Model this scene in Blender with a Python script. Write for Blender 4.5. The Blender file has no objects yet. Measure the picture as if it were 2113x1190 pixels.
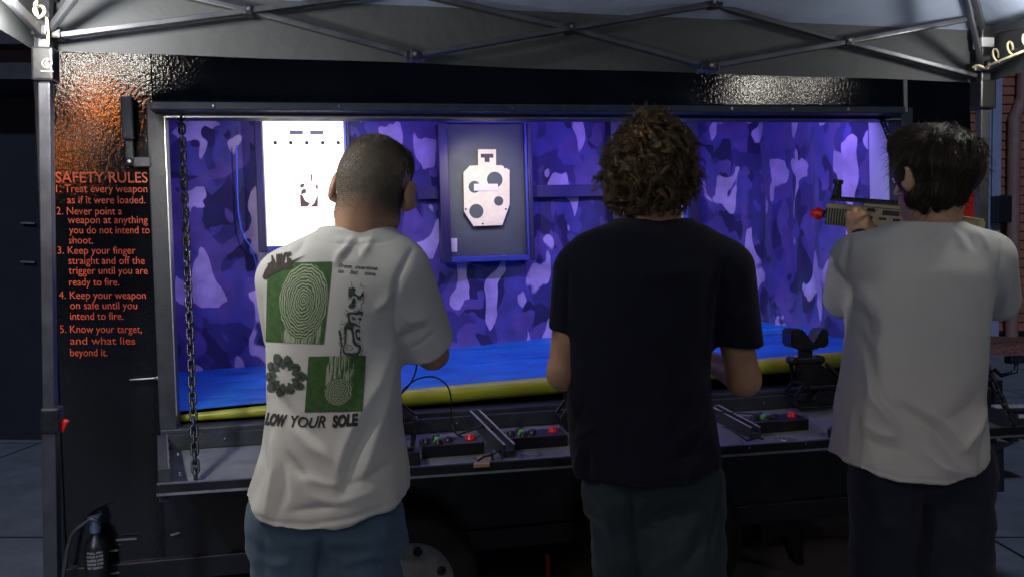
import bpy, bmesh, math, random
import numpy as np
from mathutils import Vector, Matrix, Euler
from mathutils.bvhtree import BVHTree
C = bpy.context.scene
COL = C.collection
R = math.radians
rng = np.random.default_rng(7)
random.seed(7)

# ------------------------------------------------------------------ camera
F = 1800.0; PW, PH = 2113.0, 1190.0
CAMZ = 1.4; PITCH = R(-1.495)
cam_d = bpy.data.cameras.new('camera'); cam = bpy.data.objects.new('camera', cam_d); COL.objects.link(cam)
cam_d.sensor_width = 36.0; cam_d.lens = 36.0 * F / PW
cam_d.clip_start = 0.05; cam_d.clip_end = 300
cam.location = (0, 0, CAMZ); cam.rotation_euler = (R(90) + PITCH, 0, 0)
C.camera = cam
C.view_settings.view_transform = 'Standard'; C.view_settings.look = 'None'
C.view_settings.exposure = 0.0; C.view_settings.gamma = 1.0

# ------------------------------------------------------------------ night sky
world = bpy.data.worlds.new('World'); C.world = world; world.use_nodes = True
wn = world.node_tree.nodes; wl = world.node_tree.links
sky = wn.new('ShaderNodeTexSky'); sky.sky_type = 'NISHITA'; sky.sun_disc = False
sky.sun_elevation = R(-4.0); sky.sun_rotation = R(10)
bg = wn['Background']; bg.inputs['Strength'].default_value = 0.12
wl.new(sky.outputs[0], bg.inputs[0])
street_fill_d = bpy.data.lights.new('street_fill', 'SUN'); street_fill_d.energy = 0.85; street_fill_d.angle = R(2.5); street_fill_d.color = (0.5, 0.65, 1.0)  # stands in for unseen street lighting, added to light the ground and legs
street_fill = bpy.data.objects.new('street_fill', street_fill_d); COL.objects.link(street_fill); street_fill.rotation_euler = Vector((0.12, 0.9, -0.6)).to_track_quat('-Z', 'Y').to_euler(); street_fill.location = (0, -5, 12)

# ------------------------------------------------------------------ frames
def axes(yaw, pitch, roll):
    cy, sy = math.cos(yaw), math.sin(yaw)
    f = np.array([-sy*math.cos(pitch), cy*math.cos(pitch), math.sin(pitch)])
    r = np.array([cy, sy, 0.0]); u = np.cross(r, f)
    return r*math.cos(roll)+u*math.sin(roll), -r*math.sin(roll)+u*math.cos(roll), f
cw = np.stack(axes(0, PITCH, 0), 1)
CT = np.stack(axes(R(-11.56), R(-1.48), R(-1.79)), 1)
TC = np.array([0.571, -3.341, 0.5])           # the camera in the trailer's own frame
CAM = np.array([0, 0, CAMZ])
RT = cw @ CT.T
MT = Matrix([list(RT[i]) + [float(CAM[i] - (RT @ TC)[i])] for i in range(3)] + [[0, 0, 0, 1]])   # trailer -> world
ID = Matrix.Identity(4)
W, H = 2.958, 1.069                              # opening of the trailer

def ray(px, py):
    return cw @ np.array([(px-PW/2)/F, (PH/2-py)/F, 1.0])
def pix(px, py, d):                             # point at depth d along the view
    return CAM + ray(px, py)*d
def toPix(P):
    q = (np.asarray(P) - CAM) @ cw
    return np.stack([PW/2 + F*q[..., 0]/q[..., 2], PH/2 - F*q[..., 1]/q[..., 2]], -1)
def tp(px, py, ax, val):                        # point on a plane of the trailer frame
    d = CT @ np.array([(px-PW/2)/F, (PH/2-py)/F, 1.0])
    t = (val - TC[ax])/d[ax]
    return TC + d*t
def wp(px, py, ax, val):
    d = ray(px, py); t = (val-CAM[ax])/d[ax]
    return CAM + d*t

# ------------------------------------------------------------------ mesh builder
class MB:
    def __init__(self): self.v = []; self.f = []; self.sm = []
    def add(self, v, f, smooth=False):
        o = len(self.v); self.v += [tuple(map(float, p)) for p in v]
        self.f += [tuple(o+i for i in q) for q in f]; self.sm += [smooth]*len(f)
    def box(self, c, s, rot=None, bev=0.0):
        x, y, z = s[0]/2, s[1]/2, s[2]/2
        m = rot if rot is not None else Matrix.Identity(3)
        if bev <= 0:
            v = [(-x,-y,-z),(x,-y,-z),(x,y,-z),(-x,y,-z),(-x,-y,z),(x,-y,z),(x,y,z),(-x,y,z)]
            f = [(0,3,2,1),(4,5,6,7),(0,1,5,4),(1,2,6,5),(2,3,7,6),(3,0,4,7)]
        else:
            bm = bmesh.new(); bmesh.ops.create_cube(bm, size=1)
            for q in bm.verts: q.co = Vector((q.co.x*s[0], q.co.y*s[1], q.co.z*s[2]))
            bmesh.ops.bevel(bm, geom=bm.edges[:], offset=bev, segments=2, affect='EDGES', profile=0.6)
            bm.verts.index_update(); v = [tuple(q.co) for q in bm.verts]
            f = [tuple(q.index for q in p.verts) for p in bm.faces]; bm.free()
        v = [tuple(m @ Vector(p) + Vector(c)) for p in v]
        self.add(v, f); return self
    def lohi(self, lo, hi, bev=0.0):
        return self.box([(a+b)/2 for a, b in zip(lo, hi)], [b-a for a, b in zip(lo, hi)], None, bev)
    def tube(self, pts, r, n=8, cap=True, sx=1.0):
        P = [Vector(p) for p in pts]; k = len(P)
        rs = r if hasattr(r, '__len__') else [r]*k
        T = [(P[min(i+1, k-1)]-P[max(i-1, 0)]).normalized() for i in range(k)]
        a = Vector((0, 0, 1)) if abs(T[0].z) < 0.9 else Vector((0, 1, 0))
        u = T[0].cross(a).normalized(); v = []; f = []
        for i in range(k):
            u = (u - T[i]*u.dot(T[i])); u = u.normalized() if u.length > 1e-6 else T[i].orthogonal().normalized()
            w = T[i].cross(u)
            for j in range(n):
                t = 2*math.pi*j/n
                v.append(P[i] + (u*math.cos(t)*sx + w*math.sin(t))*rs[i])
        for i in range(k-1):
            for j in range(n):
                f.append((i*n+j, i*n+(j+1) % n, (i+1)*n+(j+1) % n, (i+1)*n+j))
        self.add(v, f, True)
        if cap:
            self.add([v[j] for j in range(n)], [tuple(range(n-1, -1, -1))])
            self.add([v[(k-1)*n+j] for j in range(n)], [tuple(range(n))])
        return self
    def ring(self, pts, r, n=6):                # closed tube
        P = [Vector(p) for p in pts]; k = len(P); v = []; f = []
        ctr = sum(P, Vector())/k
        nrm = (P[0]-ctr).cross(P[k//4]-ctr).normalized()
        for i in range(k):
            t = (P[(i+1) % k]-P[i-1]).normalized(); u = t.cross(nrm).normalized()
            for j in range(n):
                a = 2*math.pi*j/n; v.append(P[i]+(u*math.cos(a)+nrm*math.sin(a))*r)
        for i in range(k):
            for j in range(n):
                f.append((i*n+j, i*n+(j+1) % n, ((i+1) % k)*n+(j+1) % n, ((i+1) % k)*n+j))
        self.add(v, f, True); return self
    def bar(self, a, b, w, h, up=(0, 0, 1), bev=0.0):
        a, b = Vector(a), Vector(b); d = b-a
        y = d.normalized(); x = y.cross(Vector(up)).normalized(); z = x.cross(y)
        m = Matrix((x, y, z)).transposed()
        return self.box((a+b)/2, (w, d.length, h), m, bev)
    def prism(self, poly, axis, lo, hi):         # polygon in the two other axes, extruded
        n = len(poly)
        def pt(p, t):
            q = [0, 0, 0]; o = [i for i in range(3) if i != axis]
            q[axis] = t; q[o[0]] = p[0]; q[o[1]] = p[1]; return q
        v = [pt(p, lo) for p in poly]+[pt(p, hi) for p in poly]
        f = [tuple(range(n)), tuple(range(2*n-1, n-1, -1))]+[(i, n+i, n+(i+1) % n, (i+1) % n) for i in range(n)]
        self.add(v, f); return self
    def lathe(self, prof, c, axis=(0, 0, 1), n=24, smooth=True, cap=True):   # prof: (radius, height)
        ax = Vector(axis).normalized(); u = ax.orthogonal().normalized(); w = ax.cross(u); c = Vector(c)
        v = []; f = []
        for r, h in prof:
            for j in range(n):
                t = 2*math.pi*j/n; v.append(c+ax*h+(u*math.cos(t)+w*math.sin(t))*r)
        for i in range(len(prof)-1):
            for j in range(n):
                f.append((i*n+j, i*n+(j+1) % n, (i+1)*n+(j+1) % n, (i+1)*n+j))
        self.add(v, f, smooth)
        if cap and prof[0][0] > 1e-6: self.add(v[:n], [tuple(range(n-1, -1, -1))])
        if cap and prof[-1][0] > 1e-6: self.add(v[-n:], [tuple(range(n))])
        return self
    def ball(self, c, r, n=12, sc=(1, 1, 1)):
        v = []; f = []; m = n//2
        for i in range(m+1):
            a = math.pi*i/m
            for j in range(n):
                b = 2*math.pi*j/n
                v.append((c[0]+r*sc[0]*math.sin(a)*math.cos(b), c[1]+r*sc[1]*math.sin(a)*math.sin(b), c[2]+r*sc[2]*math.cos(a)))
        for i in range(m):
            for j in range(n): f.append((i*n+j, (i+1)*n+j, (i+1)*n+(j+1) % n, i*n+(j+1) % n))
        self.add(v, f, True); return self
    def mesh(self, name, off=(0, 0, 0), fix=True):
        me = bpy.data.meshes.new(name)
        me.from_pydata([(p[0]-off[0], p[1]-off[1], p[2]-off[2]) for p in self.v], [], self.f)
        me.polygons.foreach_set('use_smooth', self.sm)
        if fix:
            bm = bmesh.new(); bm.from_mesh(me); bmesh.ops.recalc_face_normals(bm, faces=bm.faces[:]); bm.to_mesh(me); bm.free()
        me.update(); return me

def tag(o, label, cat, group=None):
    o['label'] = label; o['category'] = cat
    if group: o['group'] = group
class Thing:                                    # an Empty at the thing's base that parents its parts
    def __init__(self, name, label, cat, base=(0, 0, 0), frame=ID, group=None):
        self.o = bpy.data.objects.new(name, None); COL.objects.link(self.o); self.base = tuple(base)
        self.o.empty_display_size = 0.1
        self.o.matrix_world = frame @ Matrix.Translation(base); tag(self.o, label, cat, group)
    def part(self, name, mb, m, parent=None, label=None):
        me = mb if isinstance(mb, bpy.types.Mesh) else mb.mesh(name, self.base)
        o = bpy.data.objects.new(name, me); COL.objects.link(o); o.parent = parent or self.o
        me.materials.append(m)
        if label: o['label'] = label
        return o
def single(name, mb, m, label, cat, base=(0, 0, 0), frame=ID, group=None):
    me = mb if isinstance(mb, bpy.types.Mesh) else mb.mesh(name, base); o = bpy.data.objects.new(name, me); COL.objects.link(o)
    o.matrix_world = frame @ Matrix.Translation(base); me.materials.append(m); tag(o, label, cat, group); return o
def struct(name, mb, m):
    me = mb.mesh(name); o = bpy.data.objects.new(name, me); COL.objects.link(o); me.materials.append(m); o['kind'] = 'structure'; return o
def dup(root, loc_mat):
    r = root.copy(); COL.objects.link(r); r.matrix_world = loc_mat
    for ch in root.children:
        c = ch.copy(); COL.objects.link(c); c.parent = r
        for g in ch.children:
            d = g.copy(); COL.objects.link(d); d.parent = c
    return r

# ------------------------------------------------------------------ materials
def mat(name, col, rough=0.6, metal=0.0, noise=0.0, nscale=8.0, bump=0.0, bscale=60.0, spec=0.5, emit=None, es=0.0, rvar=0.0, col2=None, bdist=0.01, coat=0.0, stretch=None):
    m = bpy.data.materials.new(name); m.use_nodes = True; nt = m.node_tree; b = nt.nodes['Principled BSDF']
    b.inputs['Base Color'].default_value = (*col, 1); b.inputs['Roughness'].default_value = rough; b.inputs['Metallic'].default_value = metal
    b.inputs['Specular IOR Level'].default_value = spec; b.inputs['Coat Weight'].default_value = coat; b.inputs['Coat Roughness'].default_value = 0.12
    if emit: b.inputs['Emission Color'].default_value = (*emit, 1); b.inputs['Emission Strength'].default_value = es
    tc = nt.nodes.new('ShaderNodeTexCoord'); vec = tc.outputs['Object']
    if stretch:
        mp = nt.nodes.new('ShaderNodeMapping'); mp.inputs['Scale'].default_value = stretch; nt.links.new(vec, mp.inputs[0]); vec = mp.outputs[0]
    if noise > 0 or col2 or rvar > 0:
        n = nt.nodes.new('ShaderNodeTexNoise'); n.inputs['Scale'].default_value = nscale; n.inputs['Detail'].default_value = 8; n.inputs['Roughness'].default_value = 0.65
        nt.links.new(vec, n.inputs['Vector'])
        cr = nt.nodes.new('ShaderNodeValToRGB'); cr.color_ramp.elements[0].position = 0.3; cr.color_ramp.elements[1].position = 0.72
        c2 = col2 or tuple(min(1, c*(1+noise)) for c in col); c1 = col if col2 else tuple(c*(1-noise) for c in col)
        cr.color_ramp.elements[0].color = (*c1, 1); cr.color_ramp.elements[1].color = (*c2, 1)
        nt.links.new(n.outputs['Fac'], cr.inputs[0]); nt.links.new(cr.outputs[0], b.inputs['Base Color'])
        if rvar > 0:
            mr = nt.nodes.new('ShaderNodeMapRange'); mr.inputs['From Min'].default_value = 0.3; mr.inputs['From Max'].default_value = 0.7
            mr.inputs['To Min'].default_value = max(0.03, rough-rvar); mr.inputs['To Max'].default_value = min(1, rough+rvar)
            nt.links.new(n.outputs['Fac'], mr.inputs[0]); nt.links.new(mr.outputs[0], b.inputs['Roughness'])
    if bump > 0:
        n2 = nt.nodes.new('ShaderNodeTexNoise'); n2.inputs['Scale'].default_value = bscale; n2.inputs['Detail'].default_value = 3
        nt.links.new(vec, n2.inputs['Vector'])
        bp = nt.nodes.new('ShaderNodeBump'); bp.inputs['Strength'].default_value = bump; bp.inputs['Distance'].default_value = bdist
        nt.links.new(n2.outputs['Fac'], bp.inputs['Height']); nt.links.new(bp.outputs[0], b.inputs['Normal'])
        if coat > 0: nt.links.new(bp.outputs[0], b.inputs['Coat Normal'])
    return m
def nodes(m): return m.node_tree.nodes, m.node_tree.links, m.node_tree.nodes['Principled BSDF']

M_ = {}
M_['skin_paint'] = mat('bedliner_black', (0.006, 0.007, 0.009), 0.07, 0, 0.3, 6, bump=0.7, bscale=95, bdist=0.00058, spec=0.6, rvar=0.02)
M_['black'] = mat('black_paint', (0.008, 0.009, 0.012), 0.38, 0, 0.3, 9, bump=0.08, bscale=70, rvar=0.12)
M_['trim'] = mat('grey_trim', (0.035, 0.04, 0.045), 0.45, 0, 0.25, 20, bump=0.1, bscale=120, rvar=0.1)
M_['tray'] = mat('tray_sheet', (0.2, 0.22, 0.19), 0.36, 0.0, 0.35, 7, bump=0.1, bscale=220, rvar=0.14)
M_['alu'] = mat('aluminium_edge', (0.42, 0.43, 0.45), 0.4, 0.9, 0.2, 30, rvar=0.1)
M_['pole'] = mat('powder_coat_grey', (0.09, 0.095, 0.11), 0.38, 0.6, 0.2, 14, bump=0.05, bscale=150, rvar=0.1)
M_['chain'] = mat('chain_steel', (0.06, 0.06, 0.065), 0.32, 0.9, 0.4, 60, rvar=0.12)
M_['plastic'] = mat('black_plastic', (0.012, 0.013, 0.016), 0.35, 0, 0.2, 40, bump=0.06, bscale=300, rvar=0.08)
M_['rubber'] = mat('tyre_rubber', (0.012, 0.012, 0.013), 0.75, 0, 0.3, 30, bump=0.3, bscale=80)
M_['rim'] = mat('wheel_rim', (0.2, 0.205, 0.22), 0.4, 0.05, 0.25, 12, rvar=0.12)
M_['steel'] = mat('bare_steel', (0.45, 0.46, 0.48), 0.3, 0.95, 0.2, 30, rvar=0.1)
M_['red'] = mat('red_plastic', (0.75, 0.02, 0.015), 0.3, 0, 0.1, 20, spec=0.6)
M_['green'] = mat('green_plastic', (0.08, 0.5, 0.06), 0.3, 0, 0.1, 20, spec=0.6)
M_['lettering'] = mat('red_lettering', (0.95, 0.1, 0.03), 0.5, 0, 0.35, 25)
M_['print_white'] = mat('white_print', (0.7, 0.7, 0.68), 0.6, 0, 0.1, 40)
M_['wire'] = mat('cable_black', (0.01, 0.01, 0.012), 0.4)
M_['pale_edge'] = mat('pale_edge_paint', (0.42, 0.42, 0.38), 0.45, 0.2, 0.35, 40, rvar=0.1)  # pale paint of uneven tone for divider edges and ramp rails
M_['cream_cord'] = mat('cream_cord', (0.75, 0.66, 0.42), 0.5, 0, 0.1, 40)
# ------------------------------------------------------------------ ground and distance
def ground_mat():
    m = mat('concrete', (0.17, 0.175, 0.2), 0.75, 0, 0, 3.0, bump=0.3, bscale=120, col2=(0.3, 0.31, 0.35), bdist=0.004)
    n, l, b = nodes(m)
    tc = n.new('ShaderNodeTexCoord'); sx = n.new('ShaderNodeSeparateXYZ'); l.new(tc.outputs['Object'], sx.inputs[0])
    old = b.inputs['Base Color'].links[0].from_socket
    fac = None
    for ax, per, off in (('X', 3.1, 0.65), ('Y', 2.4, 0.34)):
        a = n.new('ShaderNodeMath'); a.operation = 'ADD'; a.inputs[1].default_value = off+31*per; l.new(sx.outputs[ax], a.inputs[0])
        mo = n.new('ShaderNodeMath'); mo.operation = 'MODULO'; mo.inputs[1].default_value = per; l.new(a.outputs[0], mo.inputs[0])
        lt = n.new('ShaderNodeMath'); lt.operation = 'LESS_THAN'; lt.inputs[1].default_value = 0.022; l.new(mo.outputs[0], lt.inputs[0])
        if fac is None: fac = lt.outputs[0]
        else:
            mx = n.new('ShaderNodeMath'); mx.operation = 'MAXIMUM'; l.new(fac, mx.inputs[0]); l.new(lt.outputs[0], mx.inputs[1]); fac = mx.outputs[0]
    mix = n.new('ShaderNodeMix'); mix.data_type = 'RGBA'; l.new(fac, mix.inputs[0]); l.new(old, mix.inputs[6]); mix.inputs[7].default_value = (0.02, 0.02, 0.025, 1)
    l.new(mix.outputs[2], b.inputs['Base Color'])
    return m
g = MB(); g.add([(-60, -30, 0), (60, -30, 0), (60, 90, 0), (-60, 90, 0)], [(0, 1, 2, 3)]); struct('ground', g, ground_mat())

# dark building on the left
t = Thing('dark_building', 'unlit dark building with a pale eave seen past the left tent leg', 'building', (-6, 7.3, 0))
t.part('wall', MB().lohi((-14, 7.0, 0), (-2.3, 7.4, 2.78)), mat('dark_siding', (0.006, 0.008, 0.014), 0.7, 0, 0.3, 3, bump=0.2, bscale=20))
t.part('eave', MB().lohi((-14, 6.5, 2.78), (-2.2, 7.4, 3.0)).lohi((-14, 6.35, 3.0), (-2.1, 7.4, 3.6)), mat('eave_paint', (0.06, 0.055, 0.06), 0.7, 0, 0.25, 4))
for py in (460, 540):
    p = wp(60, py, 1, 6.98)
    t.part('handle', MB().bar((p[0]-0.06, 6.975, p[2]), (p[0]+0.05, 6.975, p[2]-0.005), 0.02, 0.014), M_['alu'])

# siding building on the right
sid = mat('orange_siding', (0.3, 0.11, 0.055), 0.7, 0, 0.3, 2.5, bump=0.15, bscale=30)
YB = 15.5
t = Thing('siding_building', 'building clad in orange lap siding at the right edge of the picture', 'building', (8, YB, 0))
wl_ = MB(); hgt = 0.16
for i in range(34):
    z = 0.25+i*hgt
    wl_.add([(6.0, YB-0.035, z), (22, YB-0.035, z), (22, YB, z+hgt), (6.0, YB, z+hgt), (6.0, YB, z), (22, YB, z)], [(0, 1, 2, 3), (4, 5, 1, 0)])
wl_.lohi((6.0, YB+0.001, 0), (22, YB+0.3, 6.0)); t.part('wall', wl_, sid)
t.part('base', MB().lohi((5.9, YB-0.06, 0), (22, YB+0.0, 0.25)), M_['black'])
pw = mat('corner_board', (0.3, 0.33, 0.45), 0.6, 0, 0.15, 5)
for a, b, nm in ((2032, 2045, 'downspout'), (2047, 2066, 'corner_board')):
    x0 = wp(a, 400, 1, YB-0.12)[0]; x1 = wp(b, 400, 1, YB-0.12)[0]
    t.part(nm, MB().lohi((x0, YB-0.12, 0.02), (x1, YB-0.04, 6.0), 0.02), pw)
x0 = wp(2092, 400, 1, YB-0.1)[0]
t.part('pipe', MB().tube([(x0+0.16, YB-0.12, 6), (x0+0.12, YB-0.12, 4.35), (x0-0.02, YB-0.12, 4.0), (x0-0.02, YB-0.12, 0.02)], 0.11, 10), mat('pipe_paint', (0.3, 0.17, 0.13), 0.6, 0, 0.2, 6))
p = wp(2072, 430, 1, YB-0.3)
t.part('meter_box', MB().lohi((p[0]-0.13, YB-0.32, p[2]-0.25), (p[0]+0.13, YB-0.04, p[2]+0.22), 0.02), M_['plastic'])
# planter of gravel at its foot
gp = MB(); nx, ny = 60, 14
P = np.zeros((nx, ny, 3)); P[..., 0] = np.linspace(6, 22, nx)[:, None]; P[..., 1] = np.linspace(13.7, 15.4, ny)[None]
P[..., 2] = 0.12+0.05*rng.random((nx, ny)); P[:, 0, 2] = 0.0
gp.add(P.reshape(-1, 3), [(i*ny+j, (i+1)*ny+j, (i+1)*ny+j+1, i*ny+j+1) for i in range(nx-1) for j in range(ny-1)])
struct('gravel_bed', gp, mat('red_gravel', (0.1, 0.035, 0.025), 0.85, 0, 0, 22, bump=1.0, bscale=16, col2=(0.34, 0.14, 0.1), bdist=0.06))

# ------------------------------------------------------------------ the trailer
XL, XR, ZB, ZT, YR = -0.42, 3.32, -0.57, 1.75, 1.9
tr = Thing('trailer', 'black enclosed range trailer with its long side hatch folded down into a counter', 'trailer', (1.4, 0.9, ZB), MT)
T = 0.04
tr.part('side_wall', MB().lohi((XL, 0, ZB), (-0.062, T, ZT)), M_['skin_paint'], label='textured black wall strip left of the hatch, glossy at its top')
tr.part('side_wall', MB().lohi((W+0.06, 0, ZB), (XR, T, ZT)), M_['skin_paint'])
tr.part('side_wall', MB().lohi((-0.062, 0.002, ZB), (W+0.06, T, -0.05)), M_['black'])
tr.part('side_wall', MB().lohi((-0.062, 0.002, H+0.05), (W+0.06, T, ZT)), M_['skin_paint'])
tr.part('end_wall', MB().lohi((XL+0.002, T, ZB), (XL+0.04, YR, ZT-0.002)), M_['black'])
tr.part('end_wall', MB().lohi((XR-0.04, T, ZB), (XR-0.002, YR, ZT-0.002)), M_['black'])
tr.part('rear_wall', MB().lohi((XL, YR, ZB), (XR, YR+0.04, ZT)), M_['black'])
tr.part('roof', MB().lohi((XL-0.02, -0.02, ZT), (XR+0.02, YR+0.06, ZT+0.05), 0.01), M_['black'])
tr.part('ceiling', MB().lohi((XL+0.04, T, 1.3), (XR-0.04, YR, 1.33)), mat('ceiling_panel', (0.5, 0.5, 0.52), 0.6))
tr.part('underfloor', MB().lohi((XL+0.04, T, ZB+0.01), (XR-0.04, YR, ZB+0.08)), M_['black'])
# hatch frame
fr = MB()
fr.lohi((-0.058, -0.03, -0.05), (0.0, 0.06, H+0.05), 0.004)
fr.lohi((W, -0.03, -0.05), (W+0.058, 0.06, H+0.05), 0.004)
fr.lohi((0.0, -0.028, H), (W, 0.06, H+0.05), 0.004)
tr.part('hatch_frame', fr, M_['trim'])
ed = MB(); ed.lohi((0.0, -0.034, 0.0), (0.004, -0.03, H)); ed.lohi((0.0, -0.033, H-0.002), (W, -0.028, H+0.003))
tr.part('frame_edge', ed, M_['alu'])
# header box over the hatch
hx0 = tp(312, 190, 1, -0.1)[0]; hx1 = tp(1872, 200, 1, -0.1)[0]
hz = tp(1000, 216, 1, -0.1)[2]
tr.part('hatch_header', MB().lohi((hx0, -0.1, hz), (hx1, -0.001, hz+0.36), 0.006), M_['skin_paint'])
hd = MB().lohi((hx0-0.004, -0.116, hz-0.028), (hx1-0.02, -0.03, hz-0.001), 0.004)
tr.part('drip_rail', hd, M_['trim'])
for px in (440, 700, 1060, 1380, 1510, 1635, 1750): 
    p = tp(px, 222, 1, -0.117); tr.part('bolt', MB().lathe([(0.008, 0), (0.008, 0.003), (0.004, 0.006)], (p[0], -0.116, hz-0.014), (0, -1, 0), 8), M_['steel'])
# hinge strap beside the header's right end
p = tp(1870, 195, 1, -0.104); tr.part('end_strap', MB().lohi((p[0]-0.012, -0.106, hz-0.02), (p[0]+0.004, -0.1005, hz+0.16)), M_['alu'])
# corner trim of the wall strip
tr.part('corner_trim', MB().lohi((XL-0.012, -0.012, ZB), (XL+0.028, 0.05, ZT-0.01), 0.006), M_['black'])
# latch bar and lower cam
a = tp(260, 198, 1, -0.05); b = tp(260, 288, 1, -0.05)
lt = MB().lohi((a[0]-0.02, -0.05, b[2]), (a[0]+0.02, -0.012, a[2]), 0.006)
b2 = tp(262, 342, 1, -0.03)
lt.lohi((a[0]-0.014, -0.035, b2[2]), (a[0]+0.014, -0.008, b[2]), 0.004)
lat = tr.part('latch', lt, M_['trim'])
c0 = tp(275, 335, 1, -0.03); c1 = tp(312, 335, 1, -0.03)
tr.part('latch_arm', MB().lohi((c0[0], -0.034, c0[2]-0.018), (c1[0], -0.004, c0[2]+0.018), 0.004), M_['trim'], lat)
tr.part('pivot', MB().lathe([(0.012, 0), (0.012, 0.008), (0.005, 0.01)], (a[0], -0.035, b2[2]+0.014), (0, -1, 0), 12), M_['steel'], lat)
c0 = tp(268, 783, 1, -0.02); c1 = tp(325, 779, 1, -0.02)
tr.part('hasp', MB().tube([c0, (c0+c1)/2+np.array([0, -0.006, 0]), c1], 0.0045, 6).ball(c1, 0.008, 8), M_['alu'])
# writing
FONT_OFF = 0.0
def text_mesh(s, shear=0.0, offset=0.0, extrude=0.0):
    cu = bpy.data.curves.new('t', 'FONT'); cu.body = s; cu.shear = shear; cu.offset = offset; cu.extrude = extrude; cu.resolution_u = 4
    o = bpy.data.objects.new('t', cu); COL.objects.link(o)
    dg = bpy.context.evaluated_depsgraph_get(); dg.update()
    me = bpy.data.meshes.new_from_object(o.evaluated_get(dg))
    bpy.data.objects.remove(o); bpy.data.curves.remove(cu)
    v = np.array([q.co[:] for q in me.vertices]).reshape(-1, 3); f = [tuple(p.vertices) for p in me.polygons]
    bpy.data.meshes.remove(me); return v, f
def wall_text(mb, s, x0, x1, base, cap, Y=-0.003, offset=0.0):
    v, f = text_mesh(s, offset=offset)
    lo, hi = v[:, 0].min(), v[:, 0].max()
    a = tp(x0, base, 1, Y); b = tp(x1, base, 1, Y); tpt = tp(x0, base-cap, 1, Y)
    sx = (b[0]-a[0])/(hi-lo); sz = (tpt[2]-a[2])/0.69
    q = np.zeros_like(v); q[:, 0] = a[0]+(v[:, 0]-lo)*sx; q[:, 1] = Y
    q[:, 2] = a[2]+v[:, 1]*sz+(b[2]-a[2])*(v[:, 0]-lo)/(hi-lo)
    mb.add(q, f)
tx = MB(); wall_text(tx, 'SAFETY RULES', 115, 305, 377, 22, offset=0.004)
tr.part('rules_heading', tx, M_['lettering'])
tx = MB()
for s, x0, x1, y in (('1. Treat every weapon', 116, 304, 397), ('as if it were loaded.', 139, 300, 420), ('2. Never point a', 117, 252, 443),
        ('weapon at anything', 140, 305, 461), ('you do not intend to', 143, 309, 482), ('shoot.', 142, 192, 503), ('3. Keep your finger', 119, 280, 524),
        ('straight and off the', 141.5, 299, 545), ('trigger until you are', 142, 305, 565.5), ('ready to fire.', 143, 246, 589), ('4. Keep your weapon', 122, 301, 616),
        ('on safe until you', 145, 283, 637), ('intend to fire.', 145, 255, 659), ('5. Know your target,', 124, 293, 686), ('and what lies', 145, 279, 710), ('beyond it.', 145, 222, 734)):
    wall_text(tx, s, x0, x1, y, 15.5, offset=0.0)
tr.part('rules_text', tx, M_['lettering'])
# red lamp on the right wall strip
p = tp(1990, 437, 1, -0.02)
tr.part('marker_lamp', MB().box((p[0], -0.018, p[2]), (0.13, 0.034, 0.16), None, 0.01), mat('red_lens', (0.6, 0.03, 0.015), 0.25, 0, 0.1, 30))
# inside: white return panel at the right end, blue padded floor, yellow edge roll
tr.part('return_panel', MB().lohi((W+0.0, 0.062, -0.04), (W+0.03, 0.2, 1.3)), mat('white_panel', (0.62, 0.62, 0.66), 0.45, 0, 0.08, 5))
def zf(x): return 0.0+0.028*x
def zb(x): return 0.022+0.044*x
blue = mat('blue_vinyl', (0.012, 0.2, 0.52), 0.42, 0, 0.75, 8, bump=0.15, bscale=26, rvar=0.12, stretch=(0.5, 4, 1))
n_, l_, b_ = nodes(blue)
fl = MB(); nx, ny = 30, 8
v = []
for i in range(nx+1):
    x = -0.36+(W+0.41)*i/nx
    for j in range(ny+1):
        u = j/ny; v.append((x, 0.07+1.25*u, zf(x)+(zb(x)-zf(x))*u+0.004*math.sin(7*x+9*u)))
fl.add(v, [(i*(ny+1)+j, (i+1)*(ny+1)+j, (i+1)*(ny+1)+j+1, i*(ny+1)+j+1) for i in range(nx) for j in range(ny)], True)
tr.part('padded_floor', fl, blue)
yl = MB(); pts = []; rs = []
for i in range(25):
    x = -0.0+W*i/24; pts.append((x, 0.075, zf(x)-0.026)); rs.append(0.014+0.021*min(1, x/0.9))
yl.tube(pts, rs, 14); tr.part('edge_roll', yl, mat('yellow_vinyl', (0.42, 0.45, 0.03), 0.4, 0, 0.15, 9, bump=0.08, bscale=40, rvar=0.1))
tr.part('sill', MB().lohi((-0.056, -0.035, -0.075), (W+0.056, 0.1, -0.048), 0.004), M_['trim'])

# ---- the folded-down hatch that makes the counter: a shallow tray dipping a little towards the people
TK = 0.07; ZC = -0.115
def zt_(y): return ZC+TK*(y+0.04)
def trp(px, py, up=0.0):                        # picture point -> point on the counter sheet
    d = CT @ np.array([(px-PW/2)/F, (PH/2-py)/F, 1.0]); t = (ZC+up+TK*(TC[1]+0.04)-TC[2])/(d[2]-TK*d[1]); return TC+d*t
fl_ = trp(352, 1000); fr_ = trp(2085, 884); YC = fl_[1]
bl_ = np.array([-0.03, -0.04, zt_(-0.04)]); br_ = np.array([W+0.03, -0.04, zt_(-0.04)])
def quad_bar(mb, a, b, w, lo, hi):              # upright strip from a to b, thickness w, lo..hi above the sheet
    a, b = np.array(a), np.array(b); dx = b-a; n = unit_([-dx[1], dx[0], 0])*w/2; v = []
    for p_ in (a, b):
        for sg in (-1, 1):
            for h in (lo, hi): v.append(p_+sg*n+np.array([0, 0, h]))
    mb.add(v, [(0, 1, 3, 2), (4, 6, 7, 5), (0, 4, 5, 1), (2, 3, 7, 6), (1, 5, 7, 3), (0, 2, 6, 4)]); return mb
def unit_(v): v = np.array(v, float); return v/np.linalg.norm(v)
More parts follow.
